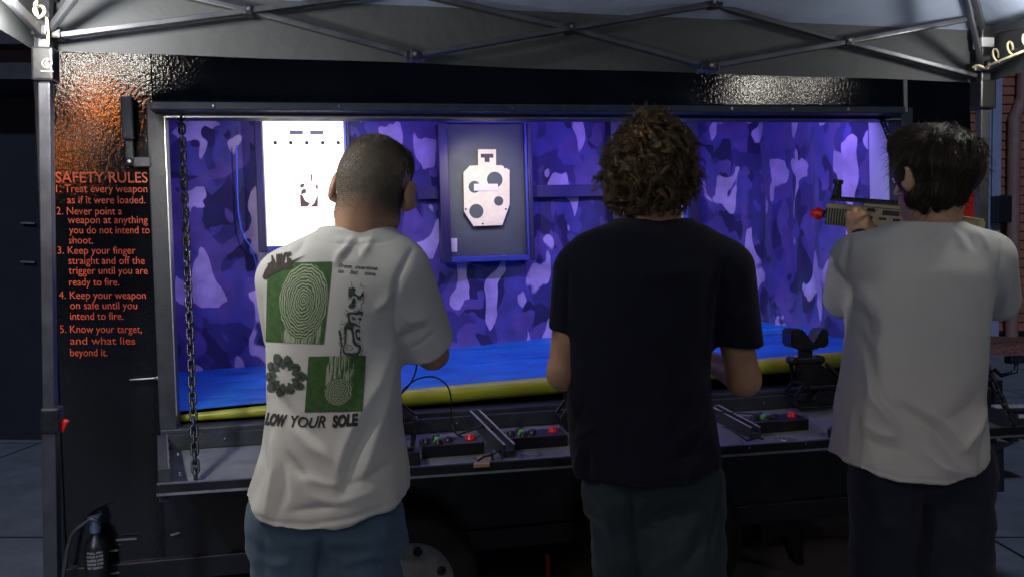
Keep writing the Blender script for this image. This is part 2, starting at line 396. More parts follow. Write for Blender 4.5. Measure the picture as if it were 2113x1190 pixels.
ct = MB(); q = [bl_, br_, fr_, fl_]; ct.add([tuple(p_) for p_ in q]+[(p_[0], p_[1], p_[2]-0.012) for p_ in q], [(0, 1, 2, 3), (7, 6, 5, 4), (0, 4, 5, 1), (1, 5, 6, 2), (2, 6, 7, 3), (3, 7, 4, 0)])
counter = tr.part('counter', ct, M_['tray'])
E1 = np.array([0.018, 0, 0])
quad_bar_l = quad_bar(MB(), bl_-E1, fl_-E1, 0.034, -0.05, 0.05); tr.part('counter_rim', quad_bar_l, M_['trim'], counter)
tr.part('counter_rim', quad_bar(MB(), br_+E1, fr_+E1, 0.034, -0.05, 0.05), M_['trim'], counter)
E2 = np.array([0, 0.0155, 0]); E3 = np.array([0.036, 0, 0])
tr.part('counter_rim', quad_bar(MB(), fl_-E2-E3, fr_-E2+E3, 0.03, -0.024, 0.01), M_['black'], counter)
tr.part('counter_rim', quad_bar(MB(), bl_-E2*1.2, br_-E2*1.2, 0.034, 0.001, 0.05), M_['trim'], counter)
tr.part('rim_edge', quad_bar(MB(), fl_-E2-E3, fr_-E2+E3, 0.012, 0.0105, 0.0125), M_['alu'], counter)
tr.part('rim_edge', quad_bar(MB(), fl_-2*E2-E3, fr_-2*E2+E3, 0.003, -0.024, -0.016), M_['alu'], counter)
tr.part('rim_edge', quad_bar(MB(), bl_-E1*0.15, fl_-E1*0.15, 0.004, 0.0505, 0.053), M_['alu'], counter)
tr.part('rim_edge', quad_bar(MB(), bl_+E2, br_+E2, 0.004, 0.05, 0.053), M_['alu'], counter)
rv = MB()
for i in range(16):
    c = bl_+(fl_-bl_)*(0.08+i*0.055); rv.ball((c[0]+0.001, c[1], c[2]+0.03), 0.0035, 6)
for u in (0.25, 0.29, 0.78, 0.84):
    c = bl_+(fl_-bl_)*u; rv.ball((c[0]+0.03, c[1], c[2]+0.007), 0.005, 6)
for i in range(14): rv.ball((bl_[0]+0.2+i*0.21, -0.0765, ZC+0.028), 0.0045, 6)
tr.part('rivets', rv, M_['steel'], counter)['kind'] = 'stuff'
tr.part('inner_angle', quad_bar(MB(), bl_+np.array([0.025, -0.05, 0.0]), fl_+np.array([0.025, 0.004, 0]), 0.05, 0.0005, 0.006), M_['black'], counter)
for a_, b_ in (((951, 842), (1066, 962)), ((1474, 862), (1600, 926))):
    A = trp(*a_); B = trp(*b_); A[1] = max(min(A[1], -0.09), YC); B[1] = max(B[1], YC+0.02); o_ = np.array([0.017, 0, 0])
    d_ = MB(); quad_bar(d_, A-o_, B-o_, 0.006, 0.001, 0.05); quad_bar(d_, A+o_, B+o_, 0.006, 0.001, 0.05); quad_bar(d_, A, B, 0.026, 0.002, 0.03)
    dv = tr.part('divider', d_, M_['trim'], counter)
    tr.part('divider_edge', quad_bar(MB(), A-o_, B-o_, 0.007, 0.0502, 0.0525), M_['pale_edge'], counter); tr.part('divider_edge', quad_bar(MB(), A+o_, B+o_, 0.007, 0.0502, 0.0525), M_['pale_edge'], counter)
print('tray', fl_, fr_)
# skirt brace below, wheels, fender
tr.part('lower_rail', MB().lohi((XL, -0.02, ZB-0.03), (XR, 0.05, ZB+0.05), 0.005), M_['black'])
def wheel(px, rad, yy=-0.21):
    x = tp(px, 1185, 1, yy)[0]; z = -0.905+rad+0.02; K = rad/0.33; c = (x, yy, z)
    S = lambda prof: [(r*K, h*K) for r, h in prof]
    w = tr.part('wheel', MB().lathe(S([(0.05, 0.03), (0.05, 0.24)]), c, (0, 1, 0), 16), M_['black'])
    tr.part('tyre', MB().lathe(S([(0.2, 0.0), (0.235, -0.012), (0.3, -0.01), (0.325, 0.02), (0.33, 0.06), (0.33, 0.14), (0.325, 0.18), (0.3, 0.2), (0.2, 0.19)]), c, (0, 1, 0), 40, True, False), M_['rubber'], w)
    tr.part('rim', MB().lathe(S([(0.205, 0.0), (0.195, 0.02), (0.18, 0.03), (0.12, 0.02), (0.075, 0.008), (0.03, 0.004), (0.0, 0.002)]), (x, yy+0.002, z), (0, 1, 0), 40, True, False), M_['rim'], w)
    for k in range(6):
        a = k*math.pi/3+0.3; tr.part('rim_hole', MB().lathe([(0.0, -0.001), (0.022*K, -0.001), (0.022*K, 0.01)], (x+0.15*K*math.cos(a), yy+0.022*K, z+0.15*K*math.sin(a)), (0, 1, 0), 12), M_['rubber'], w)
wheel(850, 0.25); wheel(1385, 0.31)
# stabiliser jack and bracket under the sill
p = tp(1600, 1060, 1, 0.25)
q = [tp(*s, 1, 0.25) for s in ((1556, 1045), (1655, 1045), (1640, 1072), (1652, 1158), (1640, 1160), (1620, 1106), (1603, 1098), (1577, 1116), (1566, 1110))]
tr.part('drop_step', MB().prism([(s[0], s[2]) for s in q], 1, 0.22, 0.3), M_['black'])
q = tp(1130, 1165, 1, 0.3); tr.part('side_reflector', MB().box((q[0], 0.3, q[2]), (0.02, 0.02, 0.1), None, 0.003), mat('amber_lens', (0.5, 0.13, 0.03), 0.3))
# tongue
tg = MB()
for a, b in (((XR-0.1, 0.15, -0.46), (XR+1.25, 0.95, -0.46)), ((XR-0.1, 1.75, -0.46), (XR+1.25, 0.95, -0.46)), ((XR-0.1, 0.95, -0.46), (XR+1.45, 0.95, -0.46))):
    tg.bar(a, b, 0.07, 0.1)
tr.part('tongue', tg, M_['black'])
sl = MB()
for i in range(5): sl.lohi((XR+0.1+i*0.16, 0.25+0.11*i, -0.405), (XR+0.16+i*0.16, 1.65-0.11*i, -0.385))
tr.part('tongue_grate', sl, M_['alu'])
p = tp(2060, 775, 1, 0.6)
jk = MB().tube([(p[0]-0.02, 0.6, -0.75), (p[0]-0.02, 0.6, p[2]-0.02)], 0.035, 12); jack = tr.part('jack', jk, M_['black'])
k0 = tp(2052, 762, 1, 0.58); k1 = tp(2066, 774, 1, 0.58); k2 = tp(2096, 766, 1, 0.56); k3 = tp(2097, 745, 1, 0.56)
tr.part('crank', MB().tube([k0, k1, k2, k3], 0.011, 8), M_['chain'], jack)
tr.part('crank_knob', MB().box((k3[0]-0.005, 0.56, k3[2]+0.01), (0.1, 0.05, 0.04), None, 0.01), M_['plastic'], jack)
# slatted rail beyond the right end of the counter (edge of the fold-out ramp)
ends = []
for i, py in enumerate((838, 856, 884, 902)):
    yy = -0.1-0.1*i; a = tp(2040, py, 1, yy); b = tp(2128, py-2+4*i, 1, yy)
    tr.part('ramp_rail', MB().bar(a, b, 0.022, 0.014), M_['pale_edge']); ends += [a, b]
for k in (0, 1): tr.part('ramp_stile', MB().bar(ends[k]-np.array([0, -0.02, 0.012]), ends[6+k]-np.array([0, 0.02, 0.012]), 0.03, 0.02), M_['black'])
c_ = (ends[0]+ends[6])/2; tr.part('ramp_arm', MB().bar(c_-np.array([0.0, 0, 0.02]), (W+0.05, c_[1], zt_(c_[1])-0.03), 0.04, 0.03), M_['black'])

# ------------------------------------------------------------------ camo curtain
def camo_mat():
    m = bpy.data.materials.new('camo_cloth'); m.use_nodes = True; n, l, b = nodes(m)
    tc = n.new('ShaderNodeTexCoord'); uvs = tc.outputs['UV']
    base = (0.085, 0.08, 0.27); 
    def blob(scale, off, th, sy, w, det=1.6, dist=0.45):
        mp = n.new('ShaderNodeMapping'); mp.inputs['Scale'].default_value = (scale, scale*sy, 1); mp.inputs['Location'].default_value = off; l.new(uvs, mp.inputs[0])
        nz = n.new('ShaderNodeTexNoise'); nz.inputs['Scale'].default_value = 1; nz.inputs['Detail'].default_value = det; nz.inputs['Roughness'].default_value = 0.5; nz.inputs['Distortion'].default_value = dist; l.new(mp.outputs[0], nz.inputs[0])
        r = n.new('ShaderNodeMapRange'); r.inputs['From Min'].default_value = th-w; r.inputs['From Max'].default_value = th+w; l.new(nz.outputs['Fac'], r.inputs[0]); return r.outputs[0]
    col = None
    for (sc, off, th, sy, c) in ((5.0, (3, 1, 0), 0.52, 0.7, (0.045, 0.042, 0.16)), (6.4, (11, 7, 2), 0.57, 0.62, (0.018, 0.017, 0.075)), (5.6, (7, 21, 4), 0.56, 0.7, (0.12, 0.085, 0.26)), (6.6, (17, 4, 8), 0.59, 0.56, (0.56, 0.47, 0.6))):
        mx = n.new('ShaderNodeMix'); mx.data_type = 'RGBA'; l.new(blob(sc, off, th, sy, 0.006), mx.inputs[0])
        if col is None: mx.inputs[6].default_value = (*base, 1)
        else: l.new(col, mx.inputs[6])
        mx.inputs[7].default_value = (*c, 1); col = mx.outputs[2]
    fn = n.new('ShaderNodeTexNoise'); fn.inputs['Scale'].default_value = 9; fn.inputs['Detail'].default_value = 6; l.new(uvs, fn.inputs[0])
    r = n.new('ShaderNodeMapRange'); r.inputs['From Min'].default_value = 0.3; r.inputs['From Max'].default_value = 0.7; r.inputs['To Min'].default_value = 0.7; r.inputs['To Max'].default_value = 1.2; l.new(fn.outputs['Fac'], r.inputs[0])
    mu = n.new('ShaderNodeMix'); mu.data_type = 'RGBA'; mu.blend_type = 'MULTIPLY'; mu.inputs[0].default_value = 1; l.new(col, mu.inputs[6]); l.new(r.outputs[0], mu.inputs[7])
    l.new(mu.outputs[2], b.inputs['Base Color']); b.inputs['Roughness'].default_value = 0.75; b.inputs['Sheen Weight'].default_value = 0.2
    wv = n.new('ShaderNodeTexNoise'); wv.inputs['Scale'].default_value = 160; l.new(uvs, wv.inputs[0]); bp = n.new('ShaderNodeBump'); bp.inputs['Strength'].default_value = 0.25; bp.inputs['Distance'].default_value = 0.004
    l.new(wv.outputs['Fac'], bp.inputs['Height']); l.new(bp.outputs[0], b.inputs['Normal'])
    return m
path = [(-0.33, 0.06), (-0.33, 1.2), (-0.28, 1.3), (2.89, 1.3), (2.955, 1.22), (2.965, 0.21)]
pts = []; 
for (a, b) in zip(path[:-1], path[1:]):
    L = math.hypot(b[0]-a[0], b[1]-a[1]); k = max(2, int(L/0.02))
    for i in range(k): pts.append((a[0]+(b[0]-a[0])*i/k, a[1]+(b[1]-a[1])*i/k))
pts = np.array(pts+[path[-1]])
tng = np.gradient(pts, axis=0); tng /= np.linalg.norm(tng, axis=1)[:, None]; nor = np.stack([-tng[:, 1], tng[:, 0]], 1)
arc = np.concatenate([[0], np.cumsum(np.linalg.norm(np.diff(pts, axis=0), axis=1))])
nz = 60; V = []; UV = []
for j in range(nz+1):
    h = j/nz
    for i in range(len(pts)):
        s = arc[i]
        w = (0.010*math.sin(s*11+1.3*math.sin(s*3))+0.006*math.sin(s*27+h*2)+0.008*math.sin(s*5.3+h*5+2)*(1-h)+0.006*math.sin(3*s+h*13))*(1.6-0.7*h)
        w += 0.012*math.exp(-((s-1.9-0.1*h)/0.02)**2)-0.015*math.exp(-((s-3.05+0.06*h)/0.025)**2)
        z0 = zb(pts[i, 0])-0.02 if pts[i, 1] > 1.0 else (zf(pts[i, 0])+(zb(pts[i, 0])-zf(pts[i, 0]))*(pts[i, 1]/1.25)-0.02)
        V.append((pts[i, 0]-nor[i, 0]*w, pts[i, 1]-nor[i, 1]*w, z0+(1.29-z0)*h)); UV.append((s, z0+(1.29-z0)*h))
k = len(pts); FQ = [(j*k+i, j*k+i+1, (j+1)*k+i+1, (j+1)*k+i) for j in range(nz) for i in range(k-1)]
cb = MB(); cb.add(V, FQ, True); me = cb.mesh('camo_curtain', (1.4, 1.3, 0), fix=False)
uvl = me.uv_layers.new(name='UVMap')
lv = np.zeros(len(me.loops), int); me.loops.foreach_get('vertex_index', lv); uvl.data.foreach_set('uv', np.array(UV)[lv].astype(np.float32).ravel())
single('camo_curtain', me, camo_mat(), 'purple lit camouflage curtain lining the inside of the trailer', 'curtain', (1.4, 1.3, 0), MT)
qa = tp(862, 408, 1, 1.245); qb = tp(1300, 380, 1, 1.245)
tr.part('shadow_band', MB().lohi((qa[0], 1.243, qb[2]-0.065), (qb[0], 1.255, qb[2]), 0.003), mat('shadow_band_tint', (0.05, 0.045, 0.12), 0.8, 0, 0.3, 10))  # dark strip paints a band of shade across the curtain by the grey target
# blue cord hanging by the curtain seam
cp = [tp(x, y, 1, 1.25) for x, y in ((488, 300), (490, 400), (492, 440), (497, 470), (505, 492), (515, 505), (524, 528), (533, 560))]
single('hanging_cord', MB().tube(cp, 0.004, 6), mat('blue_cord', (0.1, 0.25, 0.9), 0.4), 'bright blue cord hanging down the camouflage curtain left of the white target', 'cord', tuple(cp[0]), MT)

# ------------------------------------------------------------------ targets
blue_metal = mat('blue_grey_rail', (0.05, 0.08, 0.3), 0.4, 0.2, 0.2, 10, rvar=0.1)
dark_metal = mat('dark_rail', (0.02, 0.02, 0.05), 0.4, 0.2, 0.2, 10)
YT = 1.2
def board(label, px0, px1, py1, rail_l, rail_r, panel_m, top=1.27):
    top = top if top > 1.1 else tp(1000, 257, 1, YT)[2]
    a = tp(px0, py1, 1, YT); b = tp(px1, py1, 1, YT); zl = a[2]
    t = Thing('target_board', label, 'target', ((a[0]+b[0])/2, YT+0.04, zl), MT, 'target boards on the camouflage curtain')
    t.part('panel', MB().lohi((a[0], YT, zl), (b[0], YT+0.012, top)), panel_m)
    q0 = tp(rail_l, py1, 1, YT)[0]; q1 = tp(rail_r, py1, 1, YT)[0]
    t.part('rail', MB().lohi((q0, YT-0.05, zl-0.03), (a[0]-0.001, YT+0.05, top), 0.004), dark_metal)
    t.part('rail', MB().lohi((b[0]+0.014, YT-0.05, zl-0.03), (q1, YT+0.05, top), 0.004), dark_metal); t.part('liner', MB().lohi((b[0]+0.001, YT-0.04, zl-0.03), (b[0]+0.013, YT+0.05, top), 0.002), blue_metal)
    t.part('ledge', MB().lohi((a[0]-0.001, YT-0.05, zl-0.03), (b[0]+0.001, YT+0.05, zl-0.002), 0.003), blue_metal)
    return t, a, b
steel_w = mat('lit_white_panel', (0.8, 0.8, 0.76), 0.5, 0, 0.05, 8, emit=(1.0, 0.95, 0.7), es=1.5)  # emission puts the spot lamp's glare into the panel itself
grey_p = mat('grey_target_sheet', (0.06, 0.085, 0.06), 0.5, 0.1, 0.15, 9, bump=0.05, bscale=80, rvar=0.1)
hole = mat('hole_dark', (0.05, 0.045, 0.04), 0.6); holem = mat('hole_grey', (0.18, 0.18, 0.2), 0.5)
# 1: white, brightly lit
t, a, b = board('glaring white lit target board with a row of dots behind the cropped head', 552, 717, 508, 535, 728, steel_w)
for x0, x1, y0, y1 in ((598, 625, 270, 278), (640, 667, 270, 278)):
    p, q = tp(x0, y1, 1, YT-0.002), tp(x1, y0, 1, YT-0.002); t.part('slot', MB().lohi((p[0], YT-0.003, p[2]), (q[0], YT-0.0005, q[2])), holem)
for x in (568, 600, 633, 666, 698):
    p = tp(x, 295, 1, YT-0.002); t.part('dot', MB().lathe([(0.0095, 0), (0.0095, 0.003), (0.006, 0.005)], (p[0], YT, p[2]), (0, -1, 0), 12), hole)
def shape2d(mb, pts, Y, th):
    q = [tp(x, y, 1, Y) for x, y in pts]; mb.prism([(c[0], c[2]) for c in q], 1, Y-th, Y)
s = MB()
for pl in (((619, 381), (628, 379), (627, 386), (620, 388)), ((652, 383), (656, 380), (656, 392), (651, 388)), ((622, 392), (631, 390), (632, 398), (621, 402)),
           ((619, 402), (624, 403), (630, 415), (640, 420), (634, 427), (620, 427)), ((656, 402), (656, 427), (640, 427), (648, 420)), ((641, 360), (645, 360), (645, 375), (642, 374))):
    shape2d(s, pl, YT-0.0005, 0.003)
t.part('silhouette', s, mat('brown_print', (0.16, 0.09, 0.04), 0.6))
# 2: grey with a white steel silhouette
t, a, b = board('grey target board with a white steel silhouette full of round holes', 930, 1086, 530, 910, 1100, grey_p, 1.015)
p = tp(1000, 250, 1, YT)
t.part('head_rail', MB().lohi((a[0]-0.001, YT-0.03, a[2]*0+tp(1000, 257, 1, YT)[2]+0.003), (b[0]+0.001, YT+0.05, tp(1000, 257, 1, YT)[2]+0.035), 0.003), blue_metal)
s = MB(); shape2d(s, ((986, 309), (1023, 309), (1023, 342), (1035, 342), (1051, 352), (1051, 423), (1036, 465), (977, 467), (957, 437), (956, 356), (969, 343), (986, 342)), YT-0.03, 0.008)
sil = t.part('silhouette', s, mat('cream_target', (0.85, 0.83, 0.46), 0.5, 0, 0.12, 30))
for x, y, r in ((1021, 371, 16), (983, 436, 14.5), (1029, 415, 9.5), (979, 386, 12), (963, 346, 2), (1042, 346, 2), (961, 432, 2), (1044, 432, 2), (996, 462, 2)):
    p = tp(x, y, 1, YT-0.039); q = tp(x+r, y, 1, YT-0.039); t.part('hole', MB().lathe([(q[0]-p[0], 0), (q[0]-p[0], 0.002), (q[0]-p[0]-0.002, 0.003)], (p[0], YT-0.038, p[2]), (0, -1, 0), 20), grey_p, sil)
s = MB(); shape2d(s, ((992, 318), (1018, 318), (1018, 326), (1010, 326), (1010, 335), (1000, 335), (1000, 326), (992, 326)), YT-0.0385, 0.002); t.part('cut_out', s, hole, sil)
s = MB(); shape2d(s, ((978, 380), (1027, 380), (1027, 394), (978, 394)), YT-0.0415, 0.003); t.part('plate', s, mat('white_plate', (0.85, 0.85, 0.85), 0.4), sil)
# tag strip on the plate with small white mark, tag by the corner
s = MB(); shape2d(s, ((929, 492), (943, 492), (943, 520), (929, 520)), YT-0.001, 0.006); t.part('corner_tag', s, mat('pale_tag', (0.75, 0.7, 0.5), 0.5))
s = MB(); q = [tp(x, y, 1, YT-0.051) for x, y in ((930, 545), (965, 543), (980, 548), (1000, 552), (1004, 560))]; s.tube(q, 0.003, 6); t.part('cable', s, M_['wire'])
# 3: behind the curly haired person
t, a, b = board('pale target board with blue side rails, mostly hidden behind the curly haired person', 1290, 1413, 540, 1262, 1441, mat('pale_target_sheet', (0.5, 0.56, 0.42), 0.5, 0, 0.1, 9))
# ------------------------------------------------------------------ chains
def chain(A, B, label, sag=0.0, pitch=0.0268):
    A, B = Vector(A), Vector(B); L = (B-A).length; k = int(L/pitch); mb = MB()
    d = (B-A).normalized(); up = Vector((0, -1, 0.3)).normalized()
    s = d.cross(up).normalized(); t = s.cross(d)
    for i in range(k):
        u = (i+0.5)/k; c = A.lerp(B, u)+Vector((0, 0, -sag*4*u*(1-u))); jig = random.uniform(-0.15, 0.15)
        a = s if i % 2 == 0 else t; b = t if i % 2 == 0 else s
        w = (a+b*jig).normalized(); h = pitch*0.81; rw = 0.0095; pts = []
        for q in range(7):
            an = math.pi*q/6; pts.append(c + d*(h-rw+rw*math.sin(an)) + w*rw*math.cos(an))
        for q in range(7):
            an = math.pi*q/6; pts.append(c - d*(h-rw+rw*math.sin(an)) - w*rw*math.cos(an))
        mb.ring(pts, 0.0044, 6)
    return single('hatch_chain', mb, M_['chain'], label, 'chain', tuple(B), MT, 'chains holding up the counter')
chain(tp(374, 232, 1, -0.02), trp(404, 988, 0.012), 'steel chain hanging in full view at the left end of the hatch opening')
chain(tp(1815, 236, 1, -0.02), trp(2091, 874, 0.03), 'steel chain running down behind the person aiming the rifle', 0.02)

# ------------------------------------------------------------------ button boxes
def button(x, y, r, m, t, z=0.042, nm='button'):
    b = MB().lathe([(r*1.12, 0), (r*1.12, 0.004), (r*0.98, 0.005), (r*0.98, 0.010), (r*0.8, 0.0145), (r*0.4, 0.0165), (0, 0.017)], (x, y, z), (0, 0, 1), 16)
    o = t.part(nm, b, m); return o
def button_box(label, fl, rot=0.0, w=0.215):
    m = MT @ Matrix.Translation(Vector((fl[0], fl[1], zt_(fl[1])))) @ Matrix.Rotation(math.atan(TK), 4, 'X') @ Matrix.Rotation(rot, 4, 'Z')
    t = Thing('button_box', label, 'control box', (0, 0, 0), m, 'button boxes on the counter')
    t.part('case', MB().lohi((0, 0, 0.001), (w, 0.1, 0.042), 0.003), M_['plastic'])
    for x, y in ((0.022, 0.05), (0.06, 0.082), (0.06, 0.02), (0.098, 0.05)): button(x, y, 0.0135, M_['plastic'], t)
    return t
def mk_box(label, px, py):
    fl = trp(px, py, 0.042); t = button_box(label, fl)
    g_ = button(0.06, 0.05, 0.0135, M_['green'], t); g_['label'] = 'green button at the centre of the cross'
    r_ = button(0.176, 0.055, 0.0165, M_['red'], t); r_['label'] = 'red button set apart from the cross'
    return t
mk_box('black button box on the counter, partly hidden by the white shirt with green print', 870, 920)
mk_box('black button box just left of the person in the black shirt', 1048, 904)
mk_box('black button box in front of the standing V shaped gun rest', 1558, 871)

# ------------------------------------------------------------------ gun rests
gr = Thing('gun_rest', 'black V shaped gun rest standing in full view on the counter', 'gun rest', (0, 0, 0), ID, 'gun rests on the counter')
hb = MB().prism([(-0.078, 0.31), (-0.074, 0.326), (-0.036, 0.328), (-0.022, 0.318), (0.016, 0.264), (0.05, 0.318), (0.062, 0.326), (0.075, 0.322), (0.079, 0.31), (0.079, 0.258), (0.07, 0.248), (0.03, 0.247), (0.026, 0.24), (-0.03, 0.24), (-0.034, 0.247), (-0.06, 0.247), (-0.078, 0.258)], 1, -0.05, 0.05)
def bev(mb, off, seg=2):
    me = mb.mesh('m', fix=True); bm = bmesh.new(); bm.from_mesh(me); bmesh.ops.bevel(bm, geom=bm.edges[:], offset=off, segments=seg, affect='EDGES')
    out = MB(); bm.verts.index_update(); out.add([q.co[:] for q in bm.verts], [tuple(q.index for q in p.verts) for p in bm.faces]); bm.free(); bpy.data.meshes.remove(me); return out
gr.part('cradle', bev(hb, 0.006), M_['plastic'])
nk = MB()
for i in range(4): nk.lathe([(0.026, 0), (0.031, 0.003), (0.031, 0.006), (0.026, 0.009)], (0, 0, 0.206+i*0.0095), (0, 0, 1), 20)
gr.part('neck', nk, M_['plastic'])
cl = MB().box((0, 0, 0.195), (0.1, 0.05, 0.022), None, 0.005)
gr.part('clamp', cl, M_['plastic'])
for x in (-0.056, 0.056): gr.part('knob', MB().lathe([(0.008, -0.03), (0.017, -0.026), (0.017, 0.026), (0.008, 0.03)], (x, 0, 0.196), (0, 1, 0), 14), M_['plastic'])
gr.part('body', bev(MB().prism([(-0.04, 0.182), (0.056, 0.182), (0.12, 0.1), (0.11, 0.085), (0.0, 0.085), (-0.028, 0.1)], 1, -0.02, 0.02), 0.004), M_['plastic'])
for y in (-0.06, 0.05):
    l = MB()
    for a, b in (((-0.042, 0.184), (-0.032, 0.103)), ((-0.032, 0.105), (-0.074, 0.052)), ((-0.074, 0.054), (-0.052, 0.008)), ((-0.056, 0.008), (0.08, 0.008)), ((0.058, 0.184), (0.158, 0.098)), ((0.158, 0.1), (0.14, 0.008)), ((-0.016, 0.09), (0.156, 0.09))):
        l.bar((a[0], y, a[1]), (b[0], y, b[1]), 0.014, 0.012, (0, 1, 0), 0.003)
    gr.part('side_frame', l, M_['plastic'])
for (x, z) in ((-0.07, 0.052), (-0.05, 0.01), (0.14, 0.02), (0.155, 0.095), (-0.032, 0.103)): gr.part('cross_bar', MB().bar((x, -0.06, z), (x, 0.05, z), 0.014, 0.012, (0, 0, 1), 0.003), M_['plastic'])
l = MB().box((0.03, 0, 0.05), (0.03, 0.1, 0.05), Matrix.Rotation(0.7, 3, 'Y'), 0.004)
gr.part('tilt_block', l, M_['plastic'])
def at_tray(px, py, rz): return MT @ Matrix.Translation(Vector(trp(px, py, 0.002))) @ Matrix.Rotation(rz, 4, 'Z')
gr.o.matrix_world = at_tray(1664, 840, R(-6))
for px, py, lb in ((768, 925, 'black gun rest whose right foot shows beside the white printed shirt'), (1192, 884, 'black gun rest whose left foot shows beside the black shirt')):
    dup(gr.o, at_tray(px, py, R(-4)))['label'] = lb
# pistol holder tray left, magazine, card, ties
p = trp(846, 962); ZC_ = p[2]; bx = MB().box((p[0]-0.01, p[1]+0.03, ZC_+0.026), (0.085, 0.1, 0.05), None, 0.004).bar((p[0]-0.02, p[1]+0.06, ZC_+0.055), (p[0]+0.0, p[1]-0.0, ZC_+0.055), 0.03, 0.012, (0, 0, 1), 0.002)
single('ammo_box', bx, M_['plastic'], 'small black box on the counter edge, right of the white printed shirt', 'box', tuple(p), MT)
a, b = trp(1716, 893, 0.02), trp(1742, 872, 0.02)
mg = MB().bar(a, b, 0.03, 0.03, (0, 0, 1), 0.003); t = Thing('magazine', 'black rifle magazine lying at the counter front by the aiming person', 'magazine', (a[0], a[1], ZC), MT)
t.part('body', mg, M_['plastic'])
q = MB(); 
for u in (0.25, 0.5, 0.75):
    c = Vector(a).lerp(Vector(b), u)+Vector((0, 0, 0.0155)); q.box(c, (0.026, 0.005, 0.002))
t.part('ribs', q, M_['alu'])
# cables and ties
def tray_pts(l): return [trp(x, y, z) for x, y, z in l]
single('zip_tie', MB().tube(tray_pts([(948, 895, 0.01), (975, 886, 0.05), (994, 878, 0.062), (1012, 884, 0.05), (1040, 892, 0.01)]), 0.004, 6).ball(trp(995, 877, 0.062), 0.008, 8), M_['wire'], 'black zip tie strapped round the left divider', 'zip tie', tuple(trp(995, 877, 0.06)), MT, 'ties on the counter')
single('zip_tie', MB().tube(tray_pts([(1600, 901, 0.006), (1604, 906, 0.01), (1634, 908, 0.008), (1664, 914, 0.006)]), 0.0028, 6).tube(tray_pts([(1600, 902, 0.012), (1634, 904, 0.016), (1664, 911, 0.01)]), 0.0028, 6), M_['steel'], 'pale wire tie lying beside the right divider', 'zip tie', tuple(trp(1634, 908, 0)), MT, 'ties on the counter')
single('loop_clip', MB().ring([trp(1079+8*math.cos(a), 939+4*math.sin(a), 0.006) for a in np.linspace(0, 2*math.pi, 16, endpoint=False)], 0.0025, 6), M_['steel'], 'small steel wire loop lying right of the left divider', 'clip', tuple(trp(1079, 939, 0)), MT)
q = tray_pts([(977, 964, 0.003), (1010, 962, 0.003), (1014, 944, 0.003), (986, 947, 0.003)])
wb = MB(); wb.add([list(v) for v in q]+[[v[0], v[1], v[2]+0.01] for v in q], [(0, 1, 2, 3), (7, 6, 5, 4), (0, 4, 5, 1), (1, 5, 6, 2), (2, 6, 7, 3), (3, 7, 4, 0)])
single('wood_scrap', wb, mat('raw_wood', (0.5, 0.34, 0.17), 0.7, 0, 0.2, 30, stretch=(1, 6, 1)), 'scrap of pale wood wedged at the foot of the left divider', 'wood scrap', tuple(q[0]), MT)
ln = tray_pts([(985, 950, 0.014), (1000, 940, 0.02), (1015, 938, 0.03), (1030, 928, 0.02), (1038, 950, 0.01), (1020, 955, 0.006), (1012, 926, 0.03)])
single('knotted_lead', MB().tube(ln, 0.0042, 6), M_['wire'], 'short knotted black lead beside the wood scrap', 'lead', tuple(ln[0]), MT)
q = tray_pts([(1524, 905, 0.002), (1540, 903, 0.002), (1566, 920, 0.002), (1545, 925, 0.002)])
cb = MB(); cb.add([list(v) for v in q]+[[v[0], v[1], v[2]+0.006] for v in q], [(0, 1, 2, 3), (7, 6, 5, 4), (0, 4, 5, 1), (1, 5, 6, 2), (2, 6, 7, 3), (3, 7, 4, 0)])
t = Thing('key_fob', 'grey metal tag with a black strap on the counter, left of the right divider', 'tag', tuple(q[0]), MT)
t.part('plate', cb, M_['alu']); t.part('strap', MB().tube(tray_pts([(1498, 877, 0.02), (1520, 893, 0.012), (1542, 908, 0.01), (1562, 902, 0.012), (1575, 905, 0.006)]), 0.004, 6), M_['wire'])
ln = tray_pts([(1470, 846, 0.06), (1500, 851, 0.05), (1535, 852, 0.045), (1562, 853, 0.046)])
single('thin_lead', MB().tube(ln, 0.003, 6), M_['wire'], 'thin lead running from the right divider to the right button box', 'lead', tuple(ln[0]), MT)
# gun lead of the left person
def curve3(P, n=10):
    P = [Vector(p) for p in P]; out = []
    for i in range(len(P)-1):
        p0, p1, p2, p3 = P[max(i-1, 0)], P[i], P[i+1], P[min(i+2, len(P)-1)]
        for k in range(n):
            t = k/n; out.append(0.5*((2*p1)+(p2-p0)*t+(2*p0-5*p1+4*p2-p3)*t*t+(3*p1-p0-3*p2+p3)*t**3))
    return out+[P[-1]]
ld = [pix(x, y, d) for x, y, d in ((857, 722, 2.3), (860, 752, 2.3), (850, 785, 2.35), (828, 812, 2.4), (835, 800, 2.5), (862, 781, 2.55), (895, 777, 2.58), (921, 793, 2.6), (931, 822, 2.62), (931, 865, 2.64), (940, 892, 2.62), (956, 901, 2.62))]
single('gun_lead', MB().tube(curve3(ld), 0.0024, 6), M_['wire'], 'thin black lead looping from the left person down to the counter', 'lead', tuple(ld[-1]))

